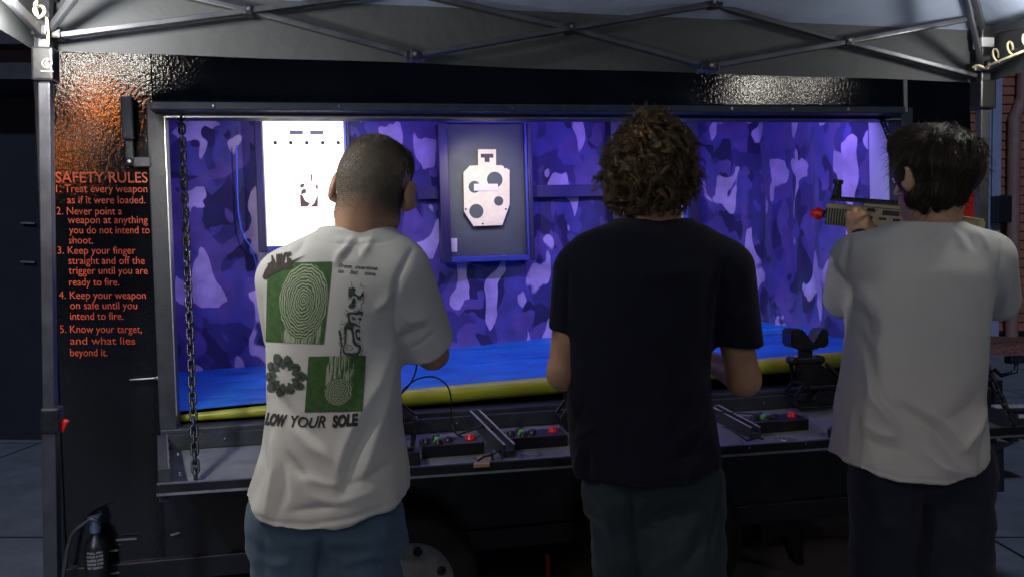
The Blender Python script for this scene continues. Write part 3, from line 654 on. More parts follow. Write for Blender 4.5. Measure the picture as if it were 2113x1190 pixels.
# ------------------------------------------------------------------ fire extinguisher on the trailer's lower wall
p = tp(196, 1150, 1, -0.09); zt = p[2]
ex = Thing('fire_extinguisher', 'black fire extinguisher with pale lettering hung low on the trailer wall', 'fire extinguisher', (p[0], -0.07, zt-0.3), MT)
k = 0.0375
ex.part('cylinder', MB().lathe([(0.0, zt-0.3), (k, zt-0.3), (k+0.002, zt-0.28), (k+0.002, zt+0.03), (k*0.85, zt+0.055), (0.016, zt+0.072), (0.016, zt+0.085)], (p[0], -0.07, 0), (0, 0, 1), 24), M_['plastic'])
vv = MB().lathe([(0.018, zt+0.085), (0.02, zt+0.1), (0.014, zt+0.12), (0.014, zt+0.135)], (p[0], -0.07, 0), (0, 0, 1), 16)
vv.bar((p[0]-0.02, -0.07, zt+0.138), (p[0]+0.025, -0.09, zt+0.15), 0.016, 0.006, (0, 0, 1), 0.001)
ex.part('valve', vv, mat('valve_metal', (0.25, 0.36, 0.5), 0.3, 0.8, 0.2, 40))
hs = [tp(x, y, 1, -0.08) for x, y in ((200, 1074), (188, 1070), (172, 1080), (150, 1100), (140, 1130), (134, 1165), (128, 1200))]
ex.part('hose', MB().tube(curve3(hs), 0.0075, 8), M_['pole'])
lb = MB()
for i, (s, sz) in enumerate((('PULL PIN', 0.9), ('AIM LOW AT FIRE', 1.0), ('SQUEEZE LEVER', 1.0), ('SWEEP SIDE TO SIDE', 1.0), ('DRY CHEMICAL', 0.9))):
    v, f = text_mesh(s); w0 = v[:, 0].max(); v = v*np.array([0.052*sz/w0, 0.011, 1]); zz = zt+0.018-i*0.013
    th = (v[:, 0]-0.026*sz)/k - math.pi/2 + 0.1
    lb.add(np.stack([p[0]+(k+0.0035)*np.cos(th), -0.07+(k+0.0035)*np.sin(th), zz+v[:, 1]], 1), f)
ex.part('lettering', lb, M_['print_white'])
for x0, x1, y0, y1 in ((222, 243, 1136, 1134), (228, 246, 1183, 1180), (240, 282, 1113, 1110), (352, 370, 1103, 1098)):
    tr.part('wall_strap', MB().bar(tp(x0, y0, 1, -0.026), tp(x1, y1, 1, -0.026), 0.006, 0.006), M_['alu'])

# ------------------------------------------------------------------ pop-up canopy
dL, dR = 2.35, 2.76
PL = pix(100, 548, dL); PRt = pix(2023, 548, dR); PL[2] = 0; PRt[2] = 0
u_ = (PRt-PL); CWD = np.linalg.norm(u_); u_ = u_/CWD; n_ = np.array([u_[1], -u_[0], 0])   # n_: towards the camera side
MC = Matrix([[u_[0], n_[0], 0, PL[0]], [u_[1], n_[1], 0, PL[1]], [0, 0, 1, 0], [0, 0, 0, 1]])  # canopy frame: x along, y out, z up
MCi = np.array(MC.inverted())
def cl_(P): P = np.asarray(P); return MCi[:3, :3] @ P + MCi[:3, 3]
def cpl(px, py, y=0.0):
    d = ray(px, py); d2 = MCi[:3, :3] @ d; c2 = cl_(CAM); t = (y-c2[1])/d2[1]; return c2+d2*t
ca = Thing('canopy_tent', 'pop up canopy tent with grey legs and a dark cloth roof on scissor trusses', 'canopy tent', (CWD/2, CWD/2, 0), MC)
zl = cpl(113, 108, -0.05)[2]; zr = cpl(2020, 171, -0.05)[2]; ZV = (zl+zr)/2
ZS = cpl(97, 131, 0.03)[2]
for (x, y) in ((0, 0), (CWD, 0), (0, CWD), (CWD, CWD)):
    lg = MB().box((x, y, (ZV+0.16)/2), (0.03, 0.03, ZV+0.16), None, 0.003)
    leg = ca.part('leg', lg, M_['pole'])
    ca.part('lower_tube', MB().box((x, y, 0.48), (0.036, 0.036, 0.96), None, 0.003), M_['pole'], leg)
    ca.part('foot', MB().box((x, y, 0.006), (0.09, 0.09, 0.012), None, 0.003), M_['pole'], leg)
    bk = MB().box((x, y, ZS), (0.054, 0.056, 0.09), None, 0.006).box((x+0.02*(1 if x == 0 else -1), y, ZV+0.035), (0.05, 0.045, 0.03), None, 0.005).box((x, y+0.02*(1 if y == 0 else -1), ZV+0.035), (0.04, 0.06, 0.03), None, 0.005)
    ca.part('slider', bk, M_['plastic'], leg)
    ca.part('corner_joint', MB().box((x, y, ZV+0.145), (0.05, 0.05, 0.04), None, 0.006).box((x, y, ZV+0.1), (0.034, 0.034, 0.06), None, 0.004), M_['plastic'], leg)
    ca.part('latch_knob', MB().box((x+0.004, y, 0.985), (0.05, 0.05, 0.07), None, 0.008), M_['plastic'], leg)
    ca.part('release_button', MB().box((x+0.03 if x == 0 else x-0.03, y-0.01, 0.965), (0.014, 0.02, 0.035), Matrix.Rotation(0.4, 3, 'Y'), 0.004), M_['red'], leg)
# emblem on the slider of the near left leg
e = MB(); cx, cy, cz = 0.0, -0.0, ZV+0.008
e2 = MB(); ang = np.linspace(0, 2*math.pi, 24, endpoint=False)
zc = cpl(97, 131, 0.03)
e2.ring([(zc[0]+0.012*math.cos(a), 0.0295, zc[2]+0.012*math.sin(a)) for a in ang], 0.0014, 5)
e2.tube([(zc[0]+x, 0.0295, zc[2]+z) for x, z in ((0.003, 0.008), (-0.003, 0.004), (-0.005, -0.002), (-0.001, -0.006), (0.004, -0.003), (0.002, 0.001), (-0.004, -0.001))], 0.0014, 5)
e2.tube([(zc[0]-0.016, 0.029, zc[2]-0.021), (zc[0]+0.016, 0.029, zc[2]-0.021)], 0.0011, 5)
ca.part('slider_emblem', e2, M_['print_white'])
# trusses
def truss(pts_pairs, y):
    mb = MB()
    for (a, b, off) in pts_pairs:
        A = cpl(*a, y+off); B = cpl(*b, y+off); mb.bar(A, B, 0.015, 0.026, (0, 1, 0), 0.003)
    return mb
for nm, prs in (('truss_bar', [((128, 74), (515, 24), 0.009)]), ('truss_bar', [((515, 24), (800, -14), 0.009)]), ('truss_bar', [((230, -42), (515, 24), -0.009)]), ('truss_bar', [((515, 24), (855, 116), -0.009)]),
        ('truss_bar', [((855, 116), (1175, 60), 0.009)]), ('truss_bar', [((1175, 60), (1468, 10), 0.009)]), ('truss_bar', [((815, -22), (1175, 60), -0.009)]), ('truss_bar', [((1175, 60), (1462, 139), -0.009)]),
        ('truss_bar', [((1462, 139), (1745, 88), 0.009)]), ('truss_bar', [((1745, 88), (2014, 37), 0.009)]), ('truss_bar', [((1468, 10), (1745, 88), -0.009)]), ('truss_bar', [((1745, 88), (2012, 158), -0.009)])):
    ca.part(nm, truss(prs, 0.0), M_['pole'])
for (x, y) in ((515, 24), (855, 116), (1175, 60), (1468, 10), (1462, 139), (1745, 88)):
    c = cpl(x, y, 0.0); j = MB().box(tuple(c), (0.026, 0.05, 0.028), None, 0.005); 
    if y > 100 or y < 15: j.box((c[0]-0.018, c[1], c[2]), (0.022, 0.044, 0.024), None, 0.006).box((c[0]+0.018, c[1], c[2]), (0.022, 0.044, 0.024), None, 0.006)
    ca.part('truss_joint', j, M_['plastic'])
    ca.part('bolt', MB().lathe([(0.006, 0), (0.005, 0.003)], (c[0], c[1]+0.025, c[2]), (0, 1, 0), 8), M_['steel'])
# side and front trusses, built like the visible one
zlo, zhi = ZV+0.03, ZV+0.15
def side_truss(P0, P1):
    P0, P1 = np.array(P0), np.array(P1); n = 3
    for i in range(n):
        a = P0+(P1-P0)*i/n; b = P0+(P1-P0)*(i+1)/n
        l0 = zlo if i % 2 == 0 else zlo; mbA = MB(); mbA.bar((a[0], a[1], zlo), (b[0], b[1], zhi), 0.015, 0.026, (0, 0.3, 1), 0.003); ca.part('truss_bar', mbA, M_['pole'])
        mbB = MB(); s = np.array([0.018, 0.018]) if True else 0
        mbB.bar((a[0]+0.012*abs(P1[1]-P0[1] > 0.1), a[1]+0.012*abs(P1[0]-P0[0] > 0.1), zhi), (b[0]+0.012*abs(P1[1]-P0[1] > 0.1), b[1]+0.012*abs(P1[0]-P0[0] > 0.1), zlo), 0.015, 0.026, (0, 0.3, 1), 0.003); ca.part('truss_bar', mbB, M_['pole'])
side_truss((0, 0.02), (0, CWD-0.02)); side_truss((CWD, 0.02), (CWD, CWD-0.02)); side_truss((0.02, CWD), (CWD-0.02, CWD))
# rafters and struts to the peak
zp = ZV+0.95; pk = (CWD/2, CWD/2, zp)
for (x, y) in ((0, 0), (CWD, 0), (0, CWD), (CWD, CWD)):
    v = Vector(pk); c = Vector((x, y, ZV+0.15)); m_ = c.lerp(v, 0.55)-Vector((0, 0, 0.06))
    ca.part('rafter', MB().bar(c, v-Vector((0, 0, 0.06)), 0.016, 0.026, (0, 0, 1), 0.003), M_['pole'])
    ca.part('strut', MB().bar(Vector((x, y, ZV+0.03)), m_, 0.014, 0.022, (0, 0, 1), 0.003), M_['pole'])
ca.part('peak_hub', MB().lathe([(0.03, zp-0.12), (0.04, zp-0.05), (0.03, zp-0.02)], (CWD/2, CWD/2, 0), (0, 0, 1), 16), M_['plastic'])
# cloth: valance + four roof panels as one sheet, gently rippled
fab = mat('tent_cloth', (0.055, 0.06, 0.066), 0.75, 0, 0.12, 3, bump=0.2, bscale=14, bdist=0.02)
roof_m = mat('lit_tint_roof_cloth', (0.27, 0.33, 0.46), 0.7, 0, 0.12, 3, bump=0.2, bscale=14, bdist=0.02)  # lamp light on the roof underside is put into this paler, bluer colour
cm = MB(); cr_ = MB(); e = 0.045
corners = [(-e, -e), (CWD+e, -e), (CWD+e, CWD+e), (-e, CWD+e)]
for s in range(4):
    a = np.array(corners[s]); b = np.array(corners[(s+1) % 4]); nx, nv, nr = 60, 8, 26; V = []
    inn = np.array([-(b-a)[1], (b-a)[0]])/np.linalg.norm(b-a)
    for i in range(nx+1):
        for j in range(nv+nr+1):
            if j <= nv:
                u = i/nx; p = a+(b-a)*u; h = j/nv; z = ZV+0.165*h-0.012*math.sin(math.pi*u)*(1-h)*0
                w = (1-h)*(0.008*math.sin(u*23+s)+0.006*math.sin(u*9+2*s))*min(1, u*6, (1-u)*6); p = p+inn*(w-0.012*(1-h)*0)
                V.append((p[0], p[1], z))
            else:
                t = (j-nv)/nr; c = np.array([CWD/2, CWD/2]); u = i/nx; p = a+(b-a)*u; p = p+(c-p)*t
                sag = -0.035*math.sin(math.pi*t)*math.sin(math.pi*u)**0.7+0.006*math.sin(u*15+t*7)*math.sin(math.pi*t)
                V.append((p[0], p[1], ZV+0.165+(zp-ZV-0.145)*t+sag))
    k = nv+nr+1
    for dst, j0, j1 in ((cm, 0, nv), (cr_, nv, nv+nr)): dst.add(V, [(i*k+j, (i+1)*k+j, (i+1)*k+j+1, i*k+j+1) for i in range(nx) for j in range(j0, j1)], True)
def tidy(mb, name):
    me = mb.mesh(name, ca.base, fix=False); bm = bmesh.new(); bm.from_mesh(me); bmesh.ops.delete(bm, geom=[v for v in bm.verts if not v.link_faces], context='VERTS'); bm.to_mesh(me); bm.free(); return me
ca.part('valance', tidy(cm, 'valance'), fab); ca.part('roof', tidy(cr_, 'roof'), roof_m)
# hem seam of the valance
hm = MB(); hm.bar((-e, -e-0.002, ZV+0.012), (CWD+e, -e-0.002, ZV+0.012), 0.004, 0.003, (0, 0, 1)); 
c = cpl(2020, 78, 0.03); ca.part('strap_sleeve', MB().box((CWD, 0.0, c[2]), (0.044, 0.044, 0.05), None, 0.004), mat('white_sleeve', (0.45, 0.46, 0.48), 0.5))
# ------------------------------------------------------------------ string lights wound along the trusses
BULB = mat('warm_bulb', (1, 0.95, 0.85), 0.3, emit=(1.0, 0.9, 0.72), es=30)
WARM = (1.0, 0.96, 0.88)
def string(label, P, bulbs, powers, frame=MC, col=WARM):
    t = Thing('string_light', label, 'string light', tuple(P[0]), frame, 'string lights wound along the tent frame')
    cv = curve3(P, 8); t.part('cord', MB().tube(cv, 0.004, 6), M_['cream_cord'])
    for k, (b, pw) in enumerate(zip(bulbs, powers)):
        b = np.asarray(b, float)
        bo = t.part('bulb', MB().lathe([(0.0, -0.05), (0.012, -0.046), (0.019, -0.03), (0.016, -0.012), (0.009, 0.0)], tuple(b), (0, 0, 1), 14), BULB)
        t.part('socket', MB().lathe([(0.01, 0.0), (0.012, 0.004), (0.012, 0.022), (0.005, 0.026)], tuple(b), (0, 0, 1), 12), M_['plastic'], bo)
        if pw > 0:
            ld_ = bpy.data.lights.new('bulb_light', 'POINT'); ld_.energy = pw; ld_.color = col; ld_.shadow_soft_size = 0.03
            lo = bpy.data.objects.new('bulb_light', ld_); COL.objects.link(lo); lo.parent = t.o; lo.location = Vector(b)-Vector(P[0])-Vector((0, 0, 0.085))
    return t
zb_ = ZV+0.11
# left corner: loops of cord and the bulb that lights the corner
lc = cpl(72, 20, 0.2)
Pl = [cpl(100, 92, 0.03), cpl(96, 40, 0.05), cpl(78, 34, 0.06), cpl(70, 20, 0.07), cpl(84, 12, 0.07), cpl(92, 24, 0.07), cpl(80, 36, 0.08), cpl(72, 12, 0.1), cpl(60, -20, 0.2), (0.02, 0.7, zb_+0.02), (0.02, 1.3, zb_-0.02), (0.02, 2.0, zb_+0.02), (0.02, 2.7, zb_)]
string('string of warm bulbs glowing in the left corner of the tent', Pl, [(0.025, 0.28, zb_+0.02), (0.03, 0.9, zb_-0.02), (0.03, 1.6, zb_-0.02), (0.03, 2.3, zb_-0.02)], [22, 13, 4, 0.5])
Pr = [cpl(2008, 140, 0.03), cpl(2020, 136, 0.05), cpl(2036, 142, 0.08), cpl(2050, 132, 0.15), (CWD, 0.35, ZV+0.06), (CWD-0.02, 0.6, ZV+0.1), (CWD-0.02, 1.2, zb_), (CWD-0.02, 2.0, zb_), (CWD-0.02, 2.7, zb_)]
string('string of warm bulbs along the right side of the tent', Pr, [(CWD-0.03, 0.34, ZV+0.15), (CWD-0.03, 1.3, zb_-0.02), (CWD-0.03, 2.0, zb_-0.02)], [6, 1.2, 1])
Pf = [(0.05, CWD-0.03, zb_), (0.9, CWD-0.03, zb_-0.02), (1.8, CWD-0.03, zb_-0.01), (CWD-0.05, CWD-0.03, zb_)]
string('string of warm bulbs along the front of the tent', Pf, [(0.45, CWD-0.04, zb_-0.02), (1.15, CWD-0.04, zb_-0.02), (1.9, CWD-0.04, zb_-0.02)], [1.6, 1.0, 0.6])
# cream ties round the right truss
tm = MB(); cp_ = []
for i in range(70):
    u = i/69; yy = 0.04+0.2*u; a = 2*math.pi*3.2*u; cp_.append((CWD+0.02*math.cos(a), yy, ZV+0.05+yy*0.1+0.026*math.sin(a)))
tm.tube(cp_, 0.0032, 6)
single('cord_tie', tm, M_['cream_cord'], 'cream cord wound round the right side truss by the leg', 'cord', (CWD, 0.1, ZV), MC)
# lamps on posts behind the picture's left edge; the glossy wall strip mirrors them
def mirrored(px, py, dist, Yp=0.0):
    d = CT @ np.array([(px-PW/2)/F, (PH/2-py)/F, 1.0]); t = (Yp-TC[1])/d[1]; p = TC+d*t; r = d*np.array([1, -1, 1]); r /= np.linalg.norm(r)
    q = p+r*dist; return np.array(MT @ Vector(q))
WG = mat('white_lamp_glass', (1, 1, 1), 0.3, emit=(1.0, 0.95, 0.85), es=90); OG = mat('orange_lamp_glass', (1, 0.3, 0.02), 0.3, emit=(1.0, 0.25, 0.02), es=150)
def lamp_post(label, px, py, dist, r, e, col, gl, sc=(1, 1, 1), Yp=0.0):
    p = mirrored(px, py, dist, Yp); t = Thing('lamp_post', label, 'lamp post', (p[0], p[1]-r-0.1, 0), ID, 'lamp posts behind the camera')
    t.part('post', MB().tube([(p[0], p[1]-r-0.1, 0), (p[0], p[1]-r-0.1, p[2]+0.2), (p[0], p[1], p[2]+r*sc[2]+0.08)], 0.04, 8), M_['plastic'])
    t.part('globe', MB().ball(tuple(p), r, 20, sc), gl)
    ld_ = bpy.data.lights.new('post_light', 'POINT'); ld_.energy = e; ld_.color = col; ld_.shadow_soft_size = r
    lo = bpy.data.objects.new('post_light', ld_); COL.objects.link(lo); lo.parent = t.o; lo.location = Vector(p)-Vector(t.base)+Vector((0, r+0.12, 0))
lamp_post('white globe lamp on a tall post, mirrored at the top of the glossy wall', 160, 135, 8.0, 0.12, 1, (1, 0.94, 0.84), WG)
lamp_post('white globe lamp on a lower post, mirrored lower in the glossy wall', 170, 280, 8.6, 0.06, 1, (1, 0.94, 0.84), WG)
lamp_post('white globe lamp on the post nearest the tent, mirrored by the header', 275, 125, 7.2, 0.1, 1, (1, 0.94, 0.84), WG)
lamp_post('orange lamp on a post, mirrored in the middle of the glossy wall', 207, 212, 7.6, 0.062, 1, (1, 0.3, 0.04), OG, (0.7, 0.7, 2.0))
lamp_post('orange lamp on a low post, mirrored low in the glossy wall', 128, 312, 9.2, 0.06, 1, (1, 0.3, 0.04), OG)

lamp_post('white globe lamp on a post right of the tent, mirrored by the header', 1555, 180, 6.5, 0.075, 1, (1, 0.95, 0.86), WG, (1, 1, 1), -0.1)
lamp_post('small white globe lamp right of the tent, mirrored at the header end', 1665, 176, 7.5, 0.06, 1, (1, 0.95, 0.86), WG, (1, 1, 1), -0.1)
# ------------------------------------------------------------------ lights inside the trailer
def led(label, lo, hi, energy, col, rot, size, frame=MT):
    c = [(a+b)/2 for a, b in zip(lo, hi)]
    t = Thing('led_strip', label, 'led strip', c, frame, 'led strips inside the trailer')
    t.part('housing', MB().lohi(lo, hi, 0.003), M_['alu'])
    ld_ = bpy.data.lights.new('led_light', 'AREA'); ld_.shape = 'RECTANGLE'; ld_.size, ld_.size_y = size; ld_.energy = energy; ld_.color = col
    o = bpy.data.objects.new('led_light', ld_); COL.objects.link(o); o.parent = t.o; o.location = (0, 0, -0.02); o.rotation_euler = rot
    em = MB().lohi((lo[0]+0.01, lo[1]+0.005, lo[2]-0.004), (hi[0]-0.01, hi[1]-0.005, lo[2]-0.001)); t.part('diodes', em, mat('led_diodes', (1, 1, 1), 0.3, emit=col, es=6))
    return t
led('blue violet led strip over the hatch', (0.1, 0.16, 1.2), (2.85, 0.2, 1.23), 42, (0.28, 0.2, 1.0), (R(57), 0, 0), (2.7, 0.03))
def spot(label, px, py, x, e, size, col, blend=0.4):
    tgt = Vector(tp(px, py, 1, YT)); p = Vector((x, 0.35, 1.22))
    t = Thing('spot_lamp', label, 'spot lamp', tuple(p), MT, 'spot lamps over the targets')
    d = (tgt-p).normalized()
    t.part('shade', MB().lathe([(0.012, -0.07), (0.03, -0.05), (0.038, 0.0), (0.034, 0.0), (0.024, -0.04)], tuple(p), tuple(d), 16), M_['plastic'])
    ld_ = bpy.data.lights.new('spot_light', 'SPOT'); ld_.energy = e; ld_.spot_size = size; ld_.spot_blend = blend; ld_.color = col; ld_.shadow_soft_size = 0.02
    o = bpy.data.objects.new('spot_light', ld_); COL.objects.link(o); o.parent = t.o; o.rotation_euler = d.to_track_quat('-Z', 'Y').to_euler(); o.location = d*0.02
spot('spot lamp aimed at the white target', 635, 385, 0.6, 14, R(80), (1, 0.97, 0.85), 1.0)
spot('spot lamp aimed at the grey target', 1005, 390, 1.25, 26, R(44), (1, 0.87, 0.5), 1.0)
spot('spot lamp aimed at the third target', 1350, 390, 1.95, 12, R(60), (0.8, 0.9, 1), 1.0)

# ------------------------------------------------------------------ people: implicit bodies meshed with surface nets
class SDF:
    def __init__(self, lo, hi, h):
        self.h = h; self.lo = np.array(lo, float); n = np.ceil((np.array(hi)-self.lo)/h).astype(int)+1
        self.n = n; self.D = np.full(n, 0.2, np.float32)
    def blk(self, lo, hi):
        a = np.clip(np.floor((np.array(lo)-self.lo)/self.h).astype(int), 0, self.n-1); b = np.clip(np.ceil((np.array(hi)-self.lo)/self.h).astype(int)+1, 0, self.n)
        s = tuple(slice(i, j) for i, j in zip(a, b))
        ax = [self.lo[i]+self.h*np.arange(a[i], b[i]) for i in range(3)]
        return s, np.stack(np.meshgrid(*ax, indexing='ij'), -1).astype(np.float32)
    def put(self, fn, lo, hi, k=0.02, op='u'):
        m = k+3*self.h; s, p = self.blk(np.array(lo)-m, np.array(hi)+m)
        if p.size == 0: return
        d = fn(p).astype(np.float32); o = self.D[s]
        if op == 'u':
            h = np.maximum(k-np.abs(o-d), 0)/max(k, 1e-6); self.D[s] = np.minimum(o, d)-h*h*k*0.25
        else:
            d = -d; h = np.maximum(k-np.abs(o-d), 0)/max(k, 1e-6); self.D[s] = np.maximum(o, d)+h*h*k*0.25
    def cone(self, a, b, ra, rb, k=0.02, op='u', clip=None, sq=None):
        a = np.array(a, np.float32); b = np.array(b, np.float32); ba = b-a; L2 = float(ba @ ba)
        def fn(p):
            q = p-a; t = np.clip((q @ ba)/max(L2, 1e-9), 0, 1); v = q-t[..., None]*ba
            if sq is not None: v = v*np.array(sq, np.float32)
            d = np.linalg.norm(v, axis=-1)-(ra+(rb-ra)*t)
            if clip is not None: d = np.maximum(d, (p-np.array(clip[0], np.float32)) @ np.array(clip[1], np.float32))
            return d
        r = max(ra, rb)*1.3; self.put(fn, np.minimum(a, b)-r, np.maximum(a, b)+r, k, op)
    def ell(self, c, r, rot=None, k=0.02, op='u'):
        c = np.array(c, np.float32); r = np.array(r, np.float32); Rm = np.eye(3, dtype=np.float32) if rot is None else np.array(rot, np.float32)
        def fn(p):
            q = (p-c) @ Rm; k0 = np.linalg.norm(q/r, axis=-1); k1 = np.linalg.norm(q/(r*r), axis=-1)+1e-6; return k0*(k0-1)/k1
        m = float(max(r)); self.put(fn, c-m, c+m, k, op)
    def loft(self, z, cx, cy, a, b, pw=2.4, k=0.02):
        z = np.array(z, float); o = np.argsort(z); z = z[o]; cx, cy, a, b = [np.array(q, float)[o] for q in (cx, cy, a, b)]
        zz = np.linspace(z[0], z[-1], 200)
        def sm(v):
            w = np.interp(zz, z, v); ker = np.hanning(15); ker /= ker.sum(); return np.convolve(np.pad(w, 7, 'edge'), ker, 'valid')
        cx, cy, a, b = sm(cx), sm(cy), sm(a), sm(b)
        def fn(p):
            Z = p[..., 2]; X = np.interp(Z, zz, cx); Y = np.interp(Z, zz, cy); A = np.interp(Z, zz, a); B = np.interp(Z, zz, b)
            q = (np.abs((p[..., 0]-X)/A)**pw+np.abs((p[..., 1]-Y)/B)**pw)**(1/pw)
            d = (q-1)*np.minimum(A, B); return np.maximum(d, np.maximum(zz[0]-Z, Z-zz[-1]))
        self.put(fn, (np.min(cx-a), np.min(cy-b), z[0]), (np.max(cx+a), np.max(cy+b), z[-1]), k)
    def mesh(self):
        D = self.D; n = D.shape; ins = D < 0
        cnt = np.zeros(np.array(n)-1, np.int8); acc = np.zeros((*(np.array(n)-1), 3), np.float32); ne = np.zeros(np.array(n)-1, np.float32)
        c = ins[:-1, :-1, :-1]; anyv = np.zeros_like(c); allv = np.ones_like(c)
        for i in (0, 1):
            for j in (0, 1):
                for k in (0, 1):
                    q = ins[i:n[0]-1+i, j:n[1]-1+j, k:n[2]-1+k]; anyv = anyv | q; allv = allv & q
        act = np.argwhere(anyv & ~allv); idx = -np.ones(np.array(n)-1, np.int32); idx[tuple(act.T)] = np.arange(len(act))
        S = np.zeros((len(act), 3)); N = np.zeros(len(act)); O = [(i, j, k) for i in (0, 1) for j in (0, 1) for k in (0, 1)]
        val = {o: D[act[:, 0]+o[0], act[:, 1]+o[1], act[:, 2]+o[2]].astype(float) for o in O}
        for o in O:
            for ax in range(3):
                if o[ax] == 0:
                    o2 = tuple(o[q]+(q == ax) for q in range(3)); a, b = val[o], val[o2]; m = (a < 0) != (b < 0)
                    t = np.where(m, a/np.where(m, a-b, 1), 0)
                    P = np.tile(np.array(o, float), (len(act), 1)); P[:, ax] += t; S += P*m[:, None]; N += m
        V = self.lo+self.h*(act+S/N[:, None]); Fs = []
        for ax in range(3):
            sl0 = [slice(None)]*3; sl1 = [slice(None)]*3; sl0[ax] = slice(0, -1); sl1[ax] = slice(1, None)
            x = ins[tuple(sl0)] != ins[tuple(sl1)]; e = np.argwhere(x); b, c_ = [q for q in range(3) if q != ax]
            ok = (e[:, b] > 0) & (e[:, c_] > 0) & (e[:, b] < n[b]-1) & (e[:, c_] < n[c_]-1); e = e[ok]
            def g(db, dc):
                q = e.copy(); q[:, b] -= db; q[:, c_] -= dc; return idx[tuple(q.T)]
            quad = np.stack([g(1, 1), g(0, 1), g(0, 0), g(1, 0)], 1); first = ins[tuple(e.T)]
            flip = first if ax != 1 else ~first
            quad = np.where(flip[:, None], quad, quad[:, ::-1]); Fs.append(quad)
        return V, np.concatenate(Fs)
def smooth(V, Fq, it=2, lam=0.5):
    E = np.concatenate([Fq[:, [0, 1]], Fq[:, [1, 2]], Fq[:, [2, 3]], Fq[:, [3, 0]]])
    for _ in range(it):
        S = np.zeros_like(V); c = np.zeros(len(V)); np.add.at(S, E[:, 0], V[E[:, 1]]); np.add.at(S, E[:, 1], V[E[:, 0]]); np.add.at(c, E[:, 0], 1); np.add.at(c, E[:, 1], 1)
        V = V+lam*(S/np.maximum(c, 1)[:, None]-V)
    return V
def vnormals(V, Fq):
    a = np.cross(V[Fq[:, 2]]-V[Fq[:, 0]], V[Fq[:, 3]]-V[Fq[:, 1]]); N = np.zeros_like(V)
    for i in range(4): np.add.at(N, Fq[:, i], a)
    return N/np.maximum(np.linalg.norm(N, axis=1), 1e-9)[:, None]
def vnoise(P, s, seed=0):                       # cheap smooth value noise
    r = np.random.default_rng(seed); T = r.random((32, 32, 32)); q = P*s+100.37; i = np.floor(q).astype(int); f = q-i; f = f*f*(3-2*f); o = 0
    for a in (0, 1):
        for b in (0, 1):
            for c in (0, 1):
                w = (f[:, 0] if a else 1-f[:, 0])*(f[:, 1] if b else 1-f[:, 1])*(f[:, 2] if c else 1-f[:, 2]); o = o+w*T[(i[:, 0]+a) % 32, (i[:, 1]+b) % 32, (i[:, 2]+c) % 32]
    return o-0.5
FOLD = 1.5
def ridges(V, N, seed, amp, low=None, rot=0.5):
    c, s_ = math.cos(rot), math.sin(rot); P = np.stack([(V[:, 0]*c+V[:, 2]*s_)*1.0, V[:, 1], (-V[:, 0]*s_+V[:, 2]*c)*0.32], 1)
    r1 = (1-np.abs(2.4*vnoise(P, 13, seed)))**3; r1 = np.clip(r1, 0, 1); g_ = np.clip(0.5+2.2*vnoise(V, 4.5, seed+3), 0, 1); return V+N*(amp*(r1-0.25)*g_*(1 if low is None else low))[:, None]
def folds(V, N, strokes):
    """creases: each stroke (pixel polyline, width px, height m); only the side it was seen on"""
    P = toPix(V); vw = V-CAM; vw /= np.linalg.norm(vw, axis=1)[:, None]; fac = np.clip(-(N*vw).sum(1)*2.5, 0, 1); d_ = np.zeros(len(V))
    for pts, w, amp in strokes:
        pts = np.array(pts, float); best = np.full(len(V), 1e9); tb = np.zeros(len(V)); L = len(pts)-1
        for i in range(L):
            a, b = pts[i], pts[i+1]; ab = b-a; t = np.clip(((P-a) @ ab)/(ab @ ab), 0, 1); dd = np.linalg.norm(P-a-t[:, None]*ab, axis=1)
            m = dd < best; best = np.where(m, dd, best); tb = np.where(m, (i+t)/L, tb)
        d_ += FOLD*amp*np.exp(-(best/w)**1.35)*np.sin(np.pi*np.clip(tb*0.9+0.05, 0, 1))**0.6
    return V+N*(d_*fac)[:, None]
def to_mesh(name, V, Fq, off, flip=False):
    me = bpy.data.meshes.new(name); me.vertices.add(len(V)); me.vertices.foreach_set('co', (V-np.array(off)).astype(np.float32).ravel())
    k = len(Fq); me.loops.add(4*k); me.loops.foreach_set('vertex_index', Fq.astype(np.int32).ravel()); me.polygons.add(k)
    me.polygons.foreach_set('loop_start', np.arange(0, 4*k, 4, dtype=np.int32)); me.polygons.foreach_set('use_smooth', np.ones(k, bool)); me.update(calc_edges=True); me.validate()
    return me
def rotm(yaw, pitch, roll):                     # yaw: turn to the left is positive
    return np.array((Matrix.Rotation(yaw, 3, 'Z') @ Matrix.Rotation(pitch, 3, 'X') @ Matrix.Rotation(roll, 3, 'Y')))
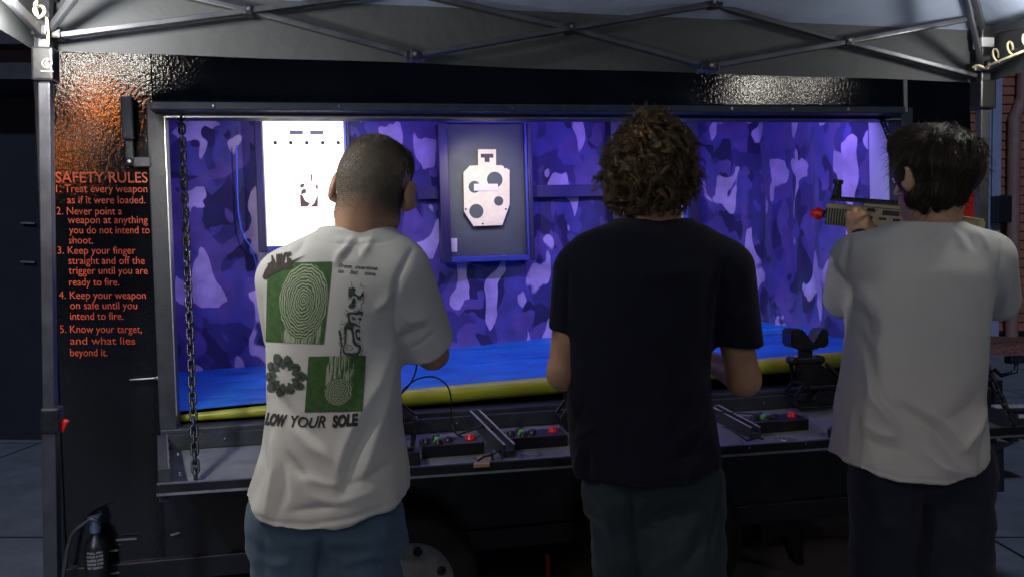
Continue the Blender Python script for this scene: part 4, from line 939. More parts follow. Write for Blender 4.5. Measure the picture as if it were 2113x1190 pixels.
def head(s, c, Rm, sc, neck_to, neck_r=0.055):
    L = lambda x, y, z: np.array(c)+Rm @ (np.array([x, y, z])*sc)
    E = lambda p, r, k=0.02, op='u', rr=None: s.ell(L(*p), np.array(r)*sc, Rm if rr is None else Rm @ rr, k, op)
    E((0, -0.012, 0.035), (0.075, 0.096, 0.083)); E((0, -0.05, 0.0), (0.062, 0.05, 0.055), 0.03); E((0, 0.03, -0.035), (0.06, 0.063, 0.075), 0.03); E((0, 0.066, -0.093), (0.03, 0.026, 0.024), 0.025)
    s.cone(L(-0.055, 0.0, -0.06), L(-0.02, 0.06, -0.092), 0.018*sc, 0.016*sc, 0.025); s.cone(L(0.055, 0.0, -0.06), L(0.02, 0.06, -0.092), 0.018*sc, 0.016*sc, 0.025)
    s.cone(L(-0.03, 0.083, 0.022), L(0.03, 0.083, 0.022), 0.011*sc, 0.011*sc, 0.015)
    for x in (-0.031, 0.031): E((x, 0.1, 0.004), (0.015, 0.014, 0.011), 0.008, 's')
    s.cone(L(0, 0.09, 0.005), L(0, 0.113, -0.032), 0.008*sc, 0.012*sc, 0.012)
    for x in (-0.012, 0.012): E((x, 0.101, -0.035), (0.009, 0.009, 0.007), 0.006)
    s.cone(L(-0.018, 0.092, -0.058), L(0.018, 0.092, -0.058), 0.007*sc, 0.007*sc, 0.006); s.cone(L(-0.015, 0.09, -0.07), L(0.015, 0.09, -0.07), 0.008*sc, 0.008*sc, 0.006)
    s.cone(L(-0.02, 0.101, -0.064), L(0.02, 0.101, -0.064), 0.002*sc, 0.002*sc, 0.003, 's')
    for sg in (-1, 1):
        rr = np.array(Matrix.Rotation(-sg*0.45, 3, 'Z') @ Matrix.Rotation(0.15, 3, 'X'))
        E((sg*0.091, -0.01, -0.002), (0.009, 0.023, 0.034), 0.006, 'u', rr); E((sg*0.096, 0.0, 0.004), (0.006, 0.011, 0.018), 0.004, 's', rr); E((sg*0.083, 0.001, -0.028), (0.009, 0.012, 0.011), 0.006)
    s.cone(L(0, -0.028, -0.05), neck_to, neck_r*sc, neck_r*1.12, 0.035)
    return L
def unit(v): v = np.array(v, float); return v/np.linalg.norm(v)
def hand(s, wrist, d, nrm, curl=0.5, side=1, sc=1.0):
    """palm along d, back of the hand faces nrm, fingers bend away from nrm, thumb on the side given"""
    d = unit(d); nrm = unit(np.array(nrm)-d*np.dot(nrm, d)); x = np.cross(d, nrm)*side; w = np.array(wrist)
    Rm = np.stack([x, d, nrm], 1)
    s.ell(w+d*0.048*sc, (0.041*sc, 0.052*sc, 0.017*sc), Rm, 0.02)
    for i, (o, L) in enumerate(((-0.030, 0.07), (-0.010, 0.08), (0.011, 0.075), (0.030, 0.058))):
        p = w+d*(0.088-0.004*abs(i-1.3))*sc+x*o*sc; dd = d; r = 0.0095*sc
        for q, f in enumerate((0.45, 0.32, 0.23)):
            an = curl*(0.75 if q == 0 else 1.0)*(1+0.06*i); dd = unit(dd*math.cos(an)-nrm*math.sin(an)); nn = unit(np.cross(x, dd)*side) if False else None
            e = p+dd*L*f*sc; s.cone(p, e, r, r*0.9, 0.006); p = e; r *= 0.92
            nrm_l = nrm; nrm = unit(nrm-dd*np.dot(nrm, dd)) if abs(np.dot(nrm, dd)) < 0.98 else nrm
        nrm = Rm[:, 2]
    p = w+d*0.03*sc-x*0.036*sc; e = p+(d*0.62-x*0.55-nrm*0.45)*0.04*sc; s.cone(p, e, 0.0125*sc, 0.011*sc, 0.012); e2 = e+unit(d*0.85-x*0.05-nrm*0.6*curl*2)*0.032*sc; s.cone(e, e2, 0.0105*sc, 0.009*sc, 0.006)
def px_loft(rows, d, b, cyoff, z0=None):
    """rows: (py, pxL, pxR) at view depth d -> loft arrays"""
    z = []; cx = []; a = []
    for py, l, r in rows:
        A = pix(l, py, d); B = pix(r, py, d); z.append((A[2]+B[2])/2); cx.append((A[0]+B[0])/2); a.append((B[0]-A[0])/2)
    return np.array(z), np.array(cx), np.full(len(rows), d)+np.interp(np.array(z), *cyoff), np.array(a), np.interp(np.array(z), *b)
def cloth_mat(name, col, fuzz=0.15, var=0.08, col2=None, rough=0.85, sc=400):
    m = mat(name, col, rough, 0, var, 5, bump=0.35, bscale=sc, bdist=0.0015, spec=0.25, col2=col2); m.node_tree.nodes['Principled BSDF'].inputs['Sheen Weight'].default_value = fuzz; return m
def skin_mat(name, col, col2):
    m = mat(name, col, 0.5, 0, 0, 30, bump=0.15, bscale=260, bdist=0.001, spec=0.4, col2=col2); b = m.node_tree.nodes['Principled BSDF']
    b.inputs['Subsurface Weight'].default_value = 0.12; b.inputs['Subsurface Radius'].default_value = (0.01, 0.004, 0.002); b.inputs['Subsurface Scale'].default_value = 1.0; return m
def bvh(V, Fq): return BVHTree.FromPolygons([tuple(v) for v in V], [tuple(int(i) for i in q) for q in Fq])
def hair_mat(name, c1, c2, rough=0.42):
    m = mat(name, c1, rough, 0, 0, 60, spec=0.5, col2=c2); m.node_tree.nodes['Principled BSDF'].inputs['Anisotropic'].default_value = 0.5; return m
def strands(roots, path_fn, r0, n, sides=3):
    """tapered locks: path_fn(i, root) -> (n,3) points"""
    V = []; Fq = []
    for i, p in enumerate(roots):
        P = path_fn(i, p); k = len(P); t = np.gradient(P, axis=0); t /= np.linalg.norm(t, axis=1)[:, None]+1e-9
        u = np.cross(t, (0.3, 0.5, 0.81)); u /= np.linalg.norm(u, axis=1)[:, None]+1e-9; w = np.cross(t, u)
        rr = r0*(0.7+0.6*random.random())*np.minimum(1, np.linspace(1.25, 0.05, k))**0.7
        o = len(V)
        for j in range(k):
            for q in range(sides):
                a = 2*math.pi*q/sides; V.append(P[j]+(u[j]*math.cos(a)+w[j]*math.sin(a))*rr[j])
        for j in range(k-1):
            for q in range(sides): Fq.append((o+j*sides+q, o+j*sides+(q+1) % sides, o+(j+1)*sides+(q+1) % sides, o+(j+1)*sides+q))
    return np.array(V), np.array(Fq)
def locks(roots, path_fn, r0, per, spread, sides=3):
    V = []; Fq = []; o = 0; P0 = [path_fn(i, p) for i, p in enumerate(roots)]
    def one(i, p):
        P = P0[i//per]; t = np.linspace(0, 1, len(P))[:, None]; j = rng.normal(0, spread, 3); j2 = rng.normal(0, spread*0.7, 3)
        return P+j*(1-0.55*t)+j2*np.sin(t*5+i)
    rr = [roots[i//per] for i in range(len(roots)*per)]
    return strands(rr, one, r0, 0, sides)
def eyes(t, L, Rm, sc, base):
    for x in (-0.031, 0.031):
        c = L(x, 0.081, 0.004); f = Rm @ np.array([0, 1, 0])
        e = t.part('eye', MB().ball(c, 0.0125*sc, 12), mat('eye_white', (0.75, 0.73, 0.7), 0.2), BODY)
        t.part('iris', MB().lathe([(0.006*sc, 0), (0.004*sc, 0.0008), (0, 0.001)], tuple(np.array(c)+f*0.0119*sc), tuple(f), 12), mat('iris_brown', (0.05, 0.025, 0.012), 0.2), e) if False else None
def legs(s, hipL, hipR, ft, d, rw=0.088, zc=None):
    pass
SHOE = mat('shoe_leather', (0.03, 0.03, 0.032), 0.5, 0, 0.2, 20, bump=0.1, bscale=120); SOLE = mat('shoe_sole', (0.5, 0.5, 0.48), 0.7)
def shoe(t, p, yaw):
    m = Matrix.Rotation(yaw, 3, 'Z'); s = SDF((p[0]-0.2, p[1]-0.2, -0.01), (p[0]+0.2, p[1]+0.25, 0.14), 0.007)
    g = lambda x, y, z: tuple(m @ Vector((x, y, z))+Vector((p[0], p[1], 0)))
    s.ell(g(0, -0.03, 0.04), (0.042, 0.065, 0.045), np.array(m), 0.02); s.ell(g(0, 0.1, 0.03), (0.047, 0.1, 0.036), np.array(m), 0.04); s.cone(g(0, -0.035, 0.05), g(0, -0.04, 0.11), 0.045, 0.045, 0.03)
    s.D = np.maximum(s.D, (0.012-(s.lo[2]+s.h*np.arange(s.n[2])))[None, None, :].astype(np.float32)); V, Fq = s.mesh(); sh = t.part('shoe', to_mesh('shoe', V, Fq, t.base), SHOE)
    so = MB(); pl = []
    for k in range(24):
        a = 2*math.pi*k/24; y = 0.035+0.15*math.sin(a); x = 0.044*math.cos(a)*(1.05 if y > 0.05 else 0.92); q = m @ Vector((x, y, 0)); pl.append((q.x+p[0], q.y+p[1]))
    so.prism(pl, 2, 0.001, 0.02); t.part('sole', so, SOLE, sh)
class Body:
    """collects parts; the person is one continuous mesh, clothes and hair are its children"""
    def __init__(self, label, V, Fq, m, base):
        me = to_mesh('person', V, Fq, base); self.o = bpy.data.objects.new('person', me); COL.objects.link(self.o); me.materials.append(m)
        self.o.matrix_world = Matrix.Translation(base); self.base = tuple(base); tag(self.o, label, 'person')
    part = Thing.part
def grid_decal(name, person, parent, tree, quad, nu, nv, fn, m, off=0.0012, uvm=False, margin=0):
    """print on cloth: fine cells of a picture-plane quad dropped on the shirt's surface; fn(u,v)->keep"""
    q = np.array(quad, float); V = []; ok = {}; keep = []
    def P(u, v): return (q[0]*(1-u)+q[1]*u)*(1-v)+(q[3]*(1-u)+q[2]*u)*v
    U, Vv = np.meshgrid((np.arange(nu)+0.5)/nu, (np.arange(nv)+0.5)/nv, indexing='ij'); K = fn(U, Vv)
    uv = []
    def vert(i, j):
        if (i, j) in ok: return ok[(i, j)]
        px = P(i/nu, j/nv); h = tree.ray_cast(Vector(CAM), Vector(ray(*px)).normalized())
        if h[0] is None: ok[(i, j)] = None; return None
        ok[(i, j)] = len(V); V.append(h[0]+h[1]*off if h[1].dot(Vector(ray(*px))) < 0 else h[0]-h[1]*off); uv.append((i/nu, 1-j/nv)); return ok[(i, j)]
    fs = []
    for i in range(nu):
        for j in range(nv):
            if K[i, j]:
                w = [vert(i, j), vert(i, j+1), vert(i+1, j+1), vert(i+1, j)]
                if None not in w: fs.append(w)
    me = to_mesh(name, np.array([v[:] for v in V]), np.array(fs), person.base)
    l = me.uv_layers.new(name='UVMap'); lv = np.zeros(len(me.loops), int); me.loops.foreach_get('vertex_index', lv); l.data.foreach_set('uv', np.array(uv)[lv].astype(np.float32).ravel())
    return person.part(name, me, m, parent)
def text_decal(name, person, parent, tree, lines, m, off=0.0014, maxe=5.0):
    """lines: (text, x0, y0(baseline), x1, y1, cap height px, shear, weight)"""
    bm = bmesh.new()
    for s, x0, y0, x1, y1, cap, sh, wt, warp in lines:
        v, f = text_mesh(s, shear=sh, offset=wt); lo, hi = v[:, 0].min(), v[:, 0].max(); u = (v[:, 0]-lo)/(hi-lo)
        dx, dy = (x1-x0), (y1-y0); L = math.hypot(dx, dy); h = v[:, 1]/0.69*cap
        if warp: h = h*(1+warp*np.sin(u*9))
        X = x0+dx*u+dy/L*h; Y = y0+dy*u-dx/L*h; o = [bm.verts.new((a, b, 0)) for a, b in zip(X, Y)]
        for q in f:
            try: bm.faces.new([o[i] for i in q])
            except ValueError: pass
    bmesh.ops.triangulate(bm, faces=bm.faces[:])
    for _ in range(4):
        es = [e for e in bm.edges if e.calc_length() > maxe]
        if not es: break
        bmesh.ops.subdivide_edges(bm, edges=es, cuts=1); bmesh.ops.triangulate(bm, faces=[f for f in bm.faces if len(f.verts) > 3])
    dead = []
    for v in bm.verts:
        r = Vector(ray(v.co.x, v.co.y)).normalized(); h = tree.ray_cast(Vector(CAM), r)
        if h[0] is None: dead.append(v)
        else: v.co = h[0]+h[1]*(off if h[1].dot(r) < 0 else -off)-Vector(person.base)
    bmesh.ops.delete(bm, geom=dead, context='VERTS'); me = bpy.data.meshes.new(name); bm.to_mesh(me); bm.free()
    return person.part(name, me, m, parent)
def hemcut(s, pts, d):
    """cut the cloth below a hem drawn as a picture polyline at depth d"""
    q = np.array([pix(x, y, d) for x, y in pts]); X = s.lo[0]+s.h*np.arange(s.n[0]); Z = s.lo[2]+s.h*np.arange(s.n[2])
    hz_ = np.interp(X, q[:, 0], q[:, 2]); s.D = np.maximum(s.D, (hz_[:, None]-Z[None, :])[:, None, :].astype(np.float32)); return lambda x: np.interp(x, q[:, 0], q[:, 2])
def trousers(t, name, m, waist, legsd, h=0.008, strokes=(), lo=None, hi=None, seed=1, nz_=0.006):
    s = SDF(lo, hi, h)
    z, cx, cy, a, b = waist; s.loft(z, cx, cy, a, b, 2.5, 0.03)
    for hip, knee, ank, r0, r1, r2 in legsd: s.cone(hip, knee, r0, r1, 0.04); s.cone(knee, ank, r1, r2, 0.03, clip=((0, 0, ank[2]), (0, 0, -1)))
    V, Fq = s.mesh(); V = smooth(V, Fq, 2); N = vnormals(V, Fq); V = V+N*((vnoise(V*np.array([1, 1, 2.2]), 9, seed)*nz_*2.0+vnoise(V*np.array([1, 1, 1.5]), 24, seed+1)*nz_)[:, None])
    V = ridges(V, vnormals(V, Fq), seed+70, 0.007, None, 1.2)
    V = folds(V, N, strokes); return t.part(name, to_mesh(name, V, Fq, t.base), m), V, Fq
SKIN_A = skin_mat('skin_tan', (0.36, 0.2, 0.13), (0.46, 0.28, 0.19)); SKIN_B = skin_mat('skin_warm', (0.34, 0.19, 0.11), (0.44, 0.26, 0.16)); SKIN_C = skin_mat('skin_light', (0.42, 0.25, 0.16), (0.52, 0.32, 0.21))
def X3(*a): return pix(*a)
def fixfaces(V, Fq):
    a, b, c, d = (V[Fq[:, i]] for i in range(4)); vol = (np.einsum('ij,ij->i', a, np.cross(b, c))+np.einsum('ij,ij->i', a, np.cross(c, d))).sum()
    return Fq if vol > 0 else Fq[:, ::-1]
def grow(s, it=2):
    V, Fq = s.mesh(); Fq = fixfaces(V, Fq); return smooth(V, Fq, it), Fq
def headlocal(V, c, Rm, sc): return (V-np.array(c)) @ Rm/sc
def scalp(V, Fq, N, c, Rm, sc, line):
    q = headlocal(V, c, Rm, sc); k = line(q); zf_ = q[Fq[:, 0], 2]; yf_ = q[Fq[:, 0], 1]; fm = k[Fq].all(1); used = np.unique(Fq[fm]); mp = -np.ones(len(V), int); mp[used] = np.arange(len(used))
    return used, mp[Fq[fm]]
def hairline(q):
    x, y, z = q.T; back = (y < 0.02) & (z > -0.09+0.45*np.maximum(y+0.03, 0)); front = (y >= 0.02) & (z > 0.045+0.25*(y-0.02))
    near = np.abs(x) < 0.079; ear = (np.abs(x) > 0.072) & (np.abs(y+0.003) < 0.03) & (np.abs(z+0.002) < 0.042)
    return (back | front) & near & ~ear & (np.linalg.norm(q-np.array([0, -0.01, 0.03]), axis=1) < 0.16) & (z > -0.092)

# ============ left person: crop hair, white shirt with green back print
d = 2.0; base = pix(672, 600, 2.05); base[2] = 0
hc = pix(771, 396, 2.07); hR = rotm(R(-8), R(-22), R(8)); hs = 1.07
s = SDF((base[0]-0.36, 1.75, 0.0), (base[0]+0.42, 2.62, 1.75), 0.0048)
neck = pix(738, 540, 2.05); LH = head(s, hc, hR, hs, neck, 0.056)
s.cone(pix(620, 575, 2.06), pix(810, 575, 2.03), 0.06, 0.06, 0.06); s.cone(pix(690, 600, 2.05), pix(680, 860, 2.05), 0.105, 0.1, 0.05)
elb = pix(892, 728, 2.13); s.cone(pix(825, 585, 2.03), elb, 0.045, 0.037, 0.03); wr = pix(812, 690, 2.36); s.cone(elb, wr, 0.038, 0.026, 0.02); hand(s, wr, wr-elb, (0.2, -0.3, 1), 0.9, 1)
el2 = pix(602, 730, 2.27); s.cone(pix(590, 590, 2.07), el2, 0.045, 0.037, 0.03); w2 = pix(735, 690, 2.38); s.cone(el2, w2, 0.038, 0.026, 0.02); hand(s, w2, w2-el2, (-0.2, -0.3, 1), 0.9, -1)
hipx = [pix(597, 1000, 2.05)[0], pix(745, 1000, 2.05)[0]]
for hx, fy in zip(hipx, (2.02, 2.1)):
    s.cone((hx, 2.05, 0.86), (hx, fy+0.02, 0.48), 0.07, 0.05, 0.03); s.cone((hx, fy+0.02, 0.48), (hx, fy, 0.09), 0.048, 0.035, 0.02)
V, Fq = grow(s, 3); N = vnormals(V, Fq)
BODY = Body('person with cropped hair in a white t-shirt with a green back print, seen from behind', V, Fq, SKIN_A, base); p1 = BODY
BODY = p1.o; eyes(p1, LH, hR, hs, base)
used, sf = scalp(V, Fq, N, hc, hR, hs, hairline)
hm1 = hair_mat('cropped_hair', (0.09, 0.074, 0.055), (0.15, 0.12, 0.088), 0.65)
SV = V[used]+N[used]*(0.0008+0.001*vnoise(V[used], 60, 3))[:, None]
q = headlocal(SV, hc, hR, hs); SV = SV+N[used]*(np.clip((q[:, 2]-0.06)/0.05, 0, 1)*np.clip((q[:, 1]+0.03)/0.06, 0, 1)*0.011)[:, None]
fade = np.clip((q[:, 2]+0.09-0.45*np.maximum(q[:, 1]+0.03, 0))/0.05, 0, 1); fade = np.where(q[:, 1] > 0.015, 1, fade)*np.clip((0.079-np.abs(q[:, 0]))/0.006+0.4, 0.3, 1)
hmm = to_mesh('hair', SV, sf, base); at_ = hmm.attributes.new('fade', 'FLOAT', 'POINT'); at_.data.foreach_set('value', fade.astype(np.float32))
hmc = hair_mat('cropped_hair_fade', (0.09, 0.074, 0.055), (0.14, 0.115, 0.085), 0.65); n_h, l_h, b_h = nodes(hmc); an = n_h.new('ShaderNodeAttribute'); an.attribute_name = 'fade'
mh = n_h.new('ShaderNodeMix'); mh.data_type = 'RGBA'; hs_ = b_h.inputs['Base Color'].links[0].from_socket; l_h.new(an.outputs['Fac'], mh.inputs[0]); mh.inputs[6].default_value = (0.41, 0.24, 0.16, 1); l_h.new(hs_, mh.inputs[7]); l_h.new(mh.outputs[2], b_h.inputs['Base Color'])
capo = p1.part('hair', hmm, hmc)
ids = rng.integers(0, len(used), 14000); ids = ids[rng.random(len(ids)) < fade[ids]**1.5]; rts = SV[ids]; nn = N[used][ids]; qq = q[ids]
def pth(i, p):
    top = np.clip((qq[i, 2]-0.05)/0.05, 0, 1); L = 0.0025+0.006*top+0.012*top*(qq[i, 1] > 0.0); dd = nn[i]+rng.normal(0, 0.35, 3)+np.array([0, 0.15, -0.25]); dd /= np.linalg.norm(dd); return np.stack([p, p+dd*L*0.6, p+dd*L+np.array([0, 0, -0.001])])
hv, hf = strands(rts, pth, 0.0006, 3); p1.part('hair_tips', to_mesh('hair_tips', hv, hf, base), hm1, capo)
# jeans
jeans = cloth_mat('blue_denim', (0.05, 0.095, 0.15), 0.1, 0, (0.12, 0.19, 0.27), 0.85, 500)
wz = np.array([0.97, 0.9, 0.84, 0.78, 0.74]); 
st = [([(612, 1100), (608, 1150), (604, 1210)], 5, -0.004), ([(655, 1095), (662, 1150), (658, 1210)], 8, -0.012), ([(690, 1145), (694, 1190), (700, 1230)], 4, -0.004), ([(690, 1146), (730, 1140), (765, 1126)], 4, -0.003), ([(795, 1070), (792, 1130), (788, 1210)], 5, 0.004), ([(700, 1165), (740, 1150), (790, 1140)], 8, 0.006), ([(540, 1100), (545, 1150), (540, 1210)], 8, -0.006), ([(720, 1190), (760, 1165), (800, 1160)], 9, -0.007), ([(530, 1150), (570, 1165), (600, 1160)], 9, 0.005)]
cxm = (hipx[0]+hipx[1])/2
p1.t, _, _ = trousers(p1, 'jeans', jeans, (wz, [cxm]*5, [2.05]*5, [0.11, 0.145, 0.166, 0.172, 0.165], [0.09, 0.11, 0.12, 0.11, 0.07]), [((hx, 2.05, 0.8), (hx+0.0, fy+0.03, 0.47), (hx, fy, 0.06), 0.094, 0.085, 0.078) for hx, fy in zip(hipx, (2.02, 2.1))], 0.0075, st, (base[0]-0.33, 1.8, 0.0), (base[0]+0.33, 2.35, 1.0), 11)
for hx, fy in zip(hipx, (2.02, 2.1)): shoe(p1, (hx, fy), R(-12))
# shirt
rows = [(474, 668, 800), (488, 618, 826), (505, 578, 842), (535, 548, 846), (575, 542, 838), (620, 541, 826), (680, 539, 820), (760, 541, 816), (830, 541, 817), (880, 535, 820), (930, 526, 827), (980, 508, 835), (1030, 492, 838), (1070, 482, 840), (1110, 474, 842)]
z, cx, cy, a, b = px_loft(rows, d, ([0.75, 0.95, 1.15, 1.35, 1.43, 1.47], [0.16, 0.142, 0.135, 0.13, 0.1, 0.075]), ([0.75, 0.9, 1.3, 1.47], [0.05, 0.05, 0.06, 0.06]))
s = SDF((base[0]-0.34, 1.74, 0.74), (base[0]+0.42, 2.45, 1.54), 0.0052)
s.loft(z, cx, cy, a, b, 2.35, 0.02)
tr_ = pix(690, 500, 2.04); s.cone(pix(690, 540, 2.05), pix(775, 538, 2.04), 0.07, 0.07, 0.05)
e0, e1 = pix(828, 572, 2.03), pix(883, 712, 2.12); ax_ = unit(e1-e0); s.cone(e0-ax_*0.01, e1, 0.074, 0.066, 0.035, clip=(e1-ax_*0.005, unit(ax_+np.array([0.0, 0.1, 0.25]))))
e2, e3 = pix(588, 580, 2.07), pix(598, 700, 2.22); ax_ = unit(e3-e2); s.cone(e2, e3, 0.07, 0.066, 0.035, clip=(e3, ax_))
nk_c = np.array(pix(738, 520, 2.05)); up = unit(np.array(hc)-nk_c+np.array([0, 0, 0.1])); u1 = unit(np.cross(up, (0, 1, 0))); u2 = np.cross(up, u1)
for i in range(20):
    a0, a1 = 2*math.pi*i/20, 2*math.pi*(i+1)/20; P0 = nk_c+(u1*math.cos(a0)*0.084+u2*math.sin(a0)*0.08)+up*0.005; P1 = nk_c+(u1*math.cos(a1)*0.084+u2*math.sin(a1)*0.08)+up*0.005; s.cone(P0, P1, 0.0095, 0.0095, 0.016)
hz_ = hemcut(s, [(470, 1050), (490, 1062), (520, 1083), (560, 1098), (640, 1103), (720, 1090), (780, 1070), (840, 1043), (870, 1035)], 1.9)
V, Fq = grow(s, 2); N = vnormals(V, Fq)
low = np.clip((1.25-V[:, 2])/0.4, 0, 1)
V = V+N*(low*0.006*np.sin(V[:, 0]*48+V[:, 2]*11+2*vnoise(V, 6, 4)*3)*np.clip((0.98-V[:, 2])/0.15, 0, 1)+0.012*vnoise(V*np.array([1.2, 1, 0.7]), 9, 5)*(0.4+low)+0.006*vnoise(V*np.array([1.3, 1, 0.6]), 24, 6)*low)[:, None]
fo = [([(818, 680), (780, 790), (738, 862)], 16, 0.009), ([(740, 850), (710, 920), (692, 990)], 11, 0.008), ([(768, 870), (728, 950), (706, 1020)], 12, -0.009), ([(800, 820), (770, 910), (745, 1000)], 14, 0.008), ([(570, 805), (608, 870), (660, 908)], 12, -0.008), ([(590, 860), (640, 920), (690, 950)], 13, 0.006), ([(595, 940), (612, 965), (630, 985)], 9, -0.008),
      ([(545, 880), (540, 960), (520, 1040)], 9, -0.008), ([(562, 900), (566, 970), (548, 1060)], 9, 0.008), ([(582, 960), (585, 1010), (572, 1070)], 9, -0.007), ([(600, 1055), (660, 1046), (712, 1043)], 8, -0.006), ([(640, 1020), (690, 1040), (770, 1012)], 12, 0.006), ([(700, 1000), (750, 990), (800, 960)], 12, -0.007), ([(630, 985), (690, 1000), (750, 985)], 12, 0.006),
      ([(724, 496), (706, 522), (690, 545)], 7, 0.005), ([(738, 494), (722, 520), (700, 550)], 7, -0.005), ([(770, 488), (756, 515), (738, 540)], 8, 0.005), ([(630, 488), (618, 508), (606, 525)], 8, -0.006), ([(660, 505), (700, 525), (720, 540)], 9, 0.004), ([(850, 515), (822, 570), (812, 620), (818, 690)], 6, -0.007), ([(812, 600), (790, 625), (775, 640)], 10, 0.006), ([(825, 650), (850, 660), (880, 655)], 11, 0.006), ([(818, 700), (845, 690), (880, 675)], 9, -0.006),
      ([(645, 484), (690, 502), (750, 505), (815, 496)], 3.5, -0.003), ([(492, 1042), (522, 1062), (562, 1077), (640, 1082), (720, 1069), (780, 1049), (836, 1023)], 4, -0.0035), ([(842, 722), (870, 708), (905, 678)], 4, -0.003)]
V = ridges(V, vnormals(V, Fq), 41, 0.006, 0.35+0.65*low, 0.55)
V = folds(V, vnormals(V, Fq), fo); V = smooth(V, Fq, 1, 0.3)
white1 = cloth_mat('white_cotton', (0.58, 0.58, 0.56), 0.15, 0.05, None, 0.9, 600)
sh = p1.part('t_shirt', to_mesh('t_shirt', V, Fq, base), white1); tree = bvh(V, Fq)
# --- back print
def print_mat(name, dark, light, cxy, sc, ell=(1, 1), trunk=None):
    m = bpy.data.materials.new(name); m.use_nodes = True; n, l, b = nodes(m); tc = n.new('ShaderNodeTexCoord')
    mp = n.new('ShaderNodeMapping'); mp.inputs['Location'].default_value = (-cxy[0]*ell[0], -cxy[1]*ell[1], 0); mp.inputs['Scale'].default_value = (ell[0], ell[1], 1); l.new(tc.outputs['UV'], mp.inputs[0])
    w = n.new('ShaderNodeTexWave'); w.wave_type = 'RINGS'; w.rings_direction = 'SPHERICAL'; w.inputs['Scale'].default_value = sc; w.inputs['Distortion'].default_value = 7; w.inputs['Detail'].default_value = 2; w.inputs['Detail Scale'].default_value = 0.9; l.new(mp.outputs[0], w.inputs[0])
    ln = n.new('ShaderNodeVectorMath'); ln.operation = 'LENGTH'; l.new(mp.outputs[0], ln.inputs[0])
    sx = n.new('ShaderNodeSeparateXYZ'); l.new(mp.outputs[0], sx.inputs[0])
    # vertical grain of the trunk below or above the rings
    mp2 = n.new('ShaderNodeMapping'); mp2.inputs['Scale'].default_value = (22, 1.6, 1); l.new(tc.outputs['UV'], mp2.inputs[0])
    nz = n.new('ShaderNodeTexNoise'); nz.inputs['Scale'].default_value = 1.6; nz.inputs['Detail'].default_value = 4; nz.inputs['Distortion'].default_value = 0.6; l.new(mp2.outputs[0], nz.inputs[0])
    gr_ = n.new('ShaderNodeMath'); gr_.operation = 'GREATER_THAN'; gr_.inputs[1].default_value = 0.5; l.new(nz.outputs['Fac'], gr_.inputs[0])
    ring = n.new('ShaderNodeMath'); ring.operation = 'GREATER_THAN'; ring.inputs[1].default_value = 0.5; l.new(w.outputs['Fac'], ring.inputs[0])
    ins = n.new('ShaderNodeMath'); ins.operation = 'LESS_THAN'; ins.inputs[1].default_value = trunk[0]; l.new(ln.outputs['Value'], ins.inputs[0])
    ab = n.new('ShaderNodeMath'); ab.operation = 'ABSOLUTE'; l.new(sx.outputs['X'], ab.inputs[0]); tw = n.new('ShaderNodeMath'); tw.operation = 'LESS_THAN'; tw.inputs[1].default_value = trunk[1]; l.new(ab.outputs[0], tw.inputs[0])
    sg = n.new('ShaderNodeMath'); sg.operation = 'MULTIPLY'; sg.inputs[1].default_value = trunk[2]; l.new(sx.outputs['Y'], sg.inputs[0]); sd = n.new('ShaderNodeMath'); sd.operation = 'GREATER_THAN'; sd.inputs[1].default_value = 0.0; l.new(sg.outputs[0], sd.inputs[0])
    tm_ = n.new('ShaderNodeMath'); tm_.operation = 'MULTIPLY'; l.new(tw.outputs[0], tm_.inputs[0]); l.new(sd.outputs[0], tm_.inputs[1])
    a1 = n.new('ShaderNodeMath'); a1.operation = 'MULTIPLY'; l.new(ring.outputs[0], a1.inputs[0]); l.new(ins.outputs[0], a1.inputs[1])
    a2 = n.new('ShaderNodeMath'); a2.operation = 'MULTIPLY'; l.new(gr_.outputs[0], a2.inputs[0]); l.new(tm_.outputs[0], a2.inputs[1])
    iv = n.new('ShaderNodeMath'); iv.operation = 'SUBTRACT'; iv.inputs[0].default_value = 1; l.new(ins.outputs[0], iv.inputs[1]); a3 = n.new('ShaderNodeMath'); a3.operation = 'MULTIPLY'; l.new(a2.outputs[0], a3.inputs[0]); l.new(iv.outputs[0], a3.inputs[1])
    fc = n.new('ShaderNodeMath'); fc.operation = 'MAXIMUM'; l.new(a1.outputs[0], fc.inputs[0]); l.new(a3.outputs[0], fc.inputs[1])
    gn = n.new('ShaderNodeTexNoise'); gn.inputs['Scale'].default_value = 9; gn.inputs['Detail'].default_value = 6; l.new(tc.outputs['UV'], gn.inputs[0])
    cr = n.new('ShaderNodeValToRGB'); cr.color_ramp.elements[0].position = 0.35; cr.color_ramp.elements[1].position = 0.7; cr.color_ramp.elements[0].color = (*dark, 1); cr.color_ramp.elements[1].color = (dark[0]*1.9, dark[1]*1.6, dark[2]*1.6, 1); l.new(gn.outputs['Fac'], cr.inputs[0])
    mx = n.new('ShaderNodeMix'); mx.data_type = 'RGBA'; l.new(fc.outputs[0], mx.inputs[0]); l.new(cr.outputs[0], mx.inputs[6]); mx.inputs[7].default_value = (*light, 1); l.new(mx.outputs[2], b.inputs['Base Color']); b.inputs['Roughness'].default_value = 0.85
    return m
GD = (0.03, 0.085, 0.02); GL = (0.36, 0.4, 0.3)
yes = lambda u, v: np.ones_like(u, bool)
grid_decal('green_print', p1, sh, tree, ((553, 543), (686, 540), (668, 710), (549, 704)), 40, 50, yes, print_mat('print_rings_upper', GD, GL, (0.6, 0.52), 9.5, (1.0, 0.85), (0.4, 0.33, -1)))
grid_decal('green_print', p1, sh, tree, ((637, 735), (755, 733), (748, 848), (629, 850)), 40, 40, yes, print_mat('print_rings_lower', GD, GL, (0.56, 0.36), 8.5, (1.1, 1.1), (0.27, 0.26, 1)))
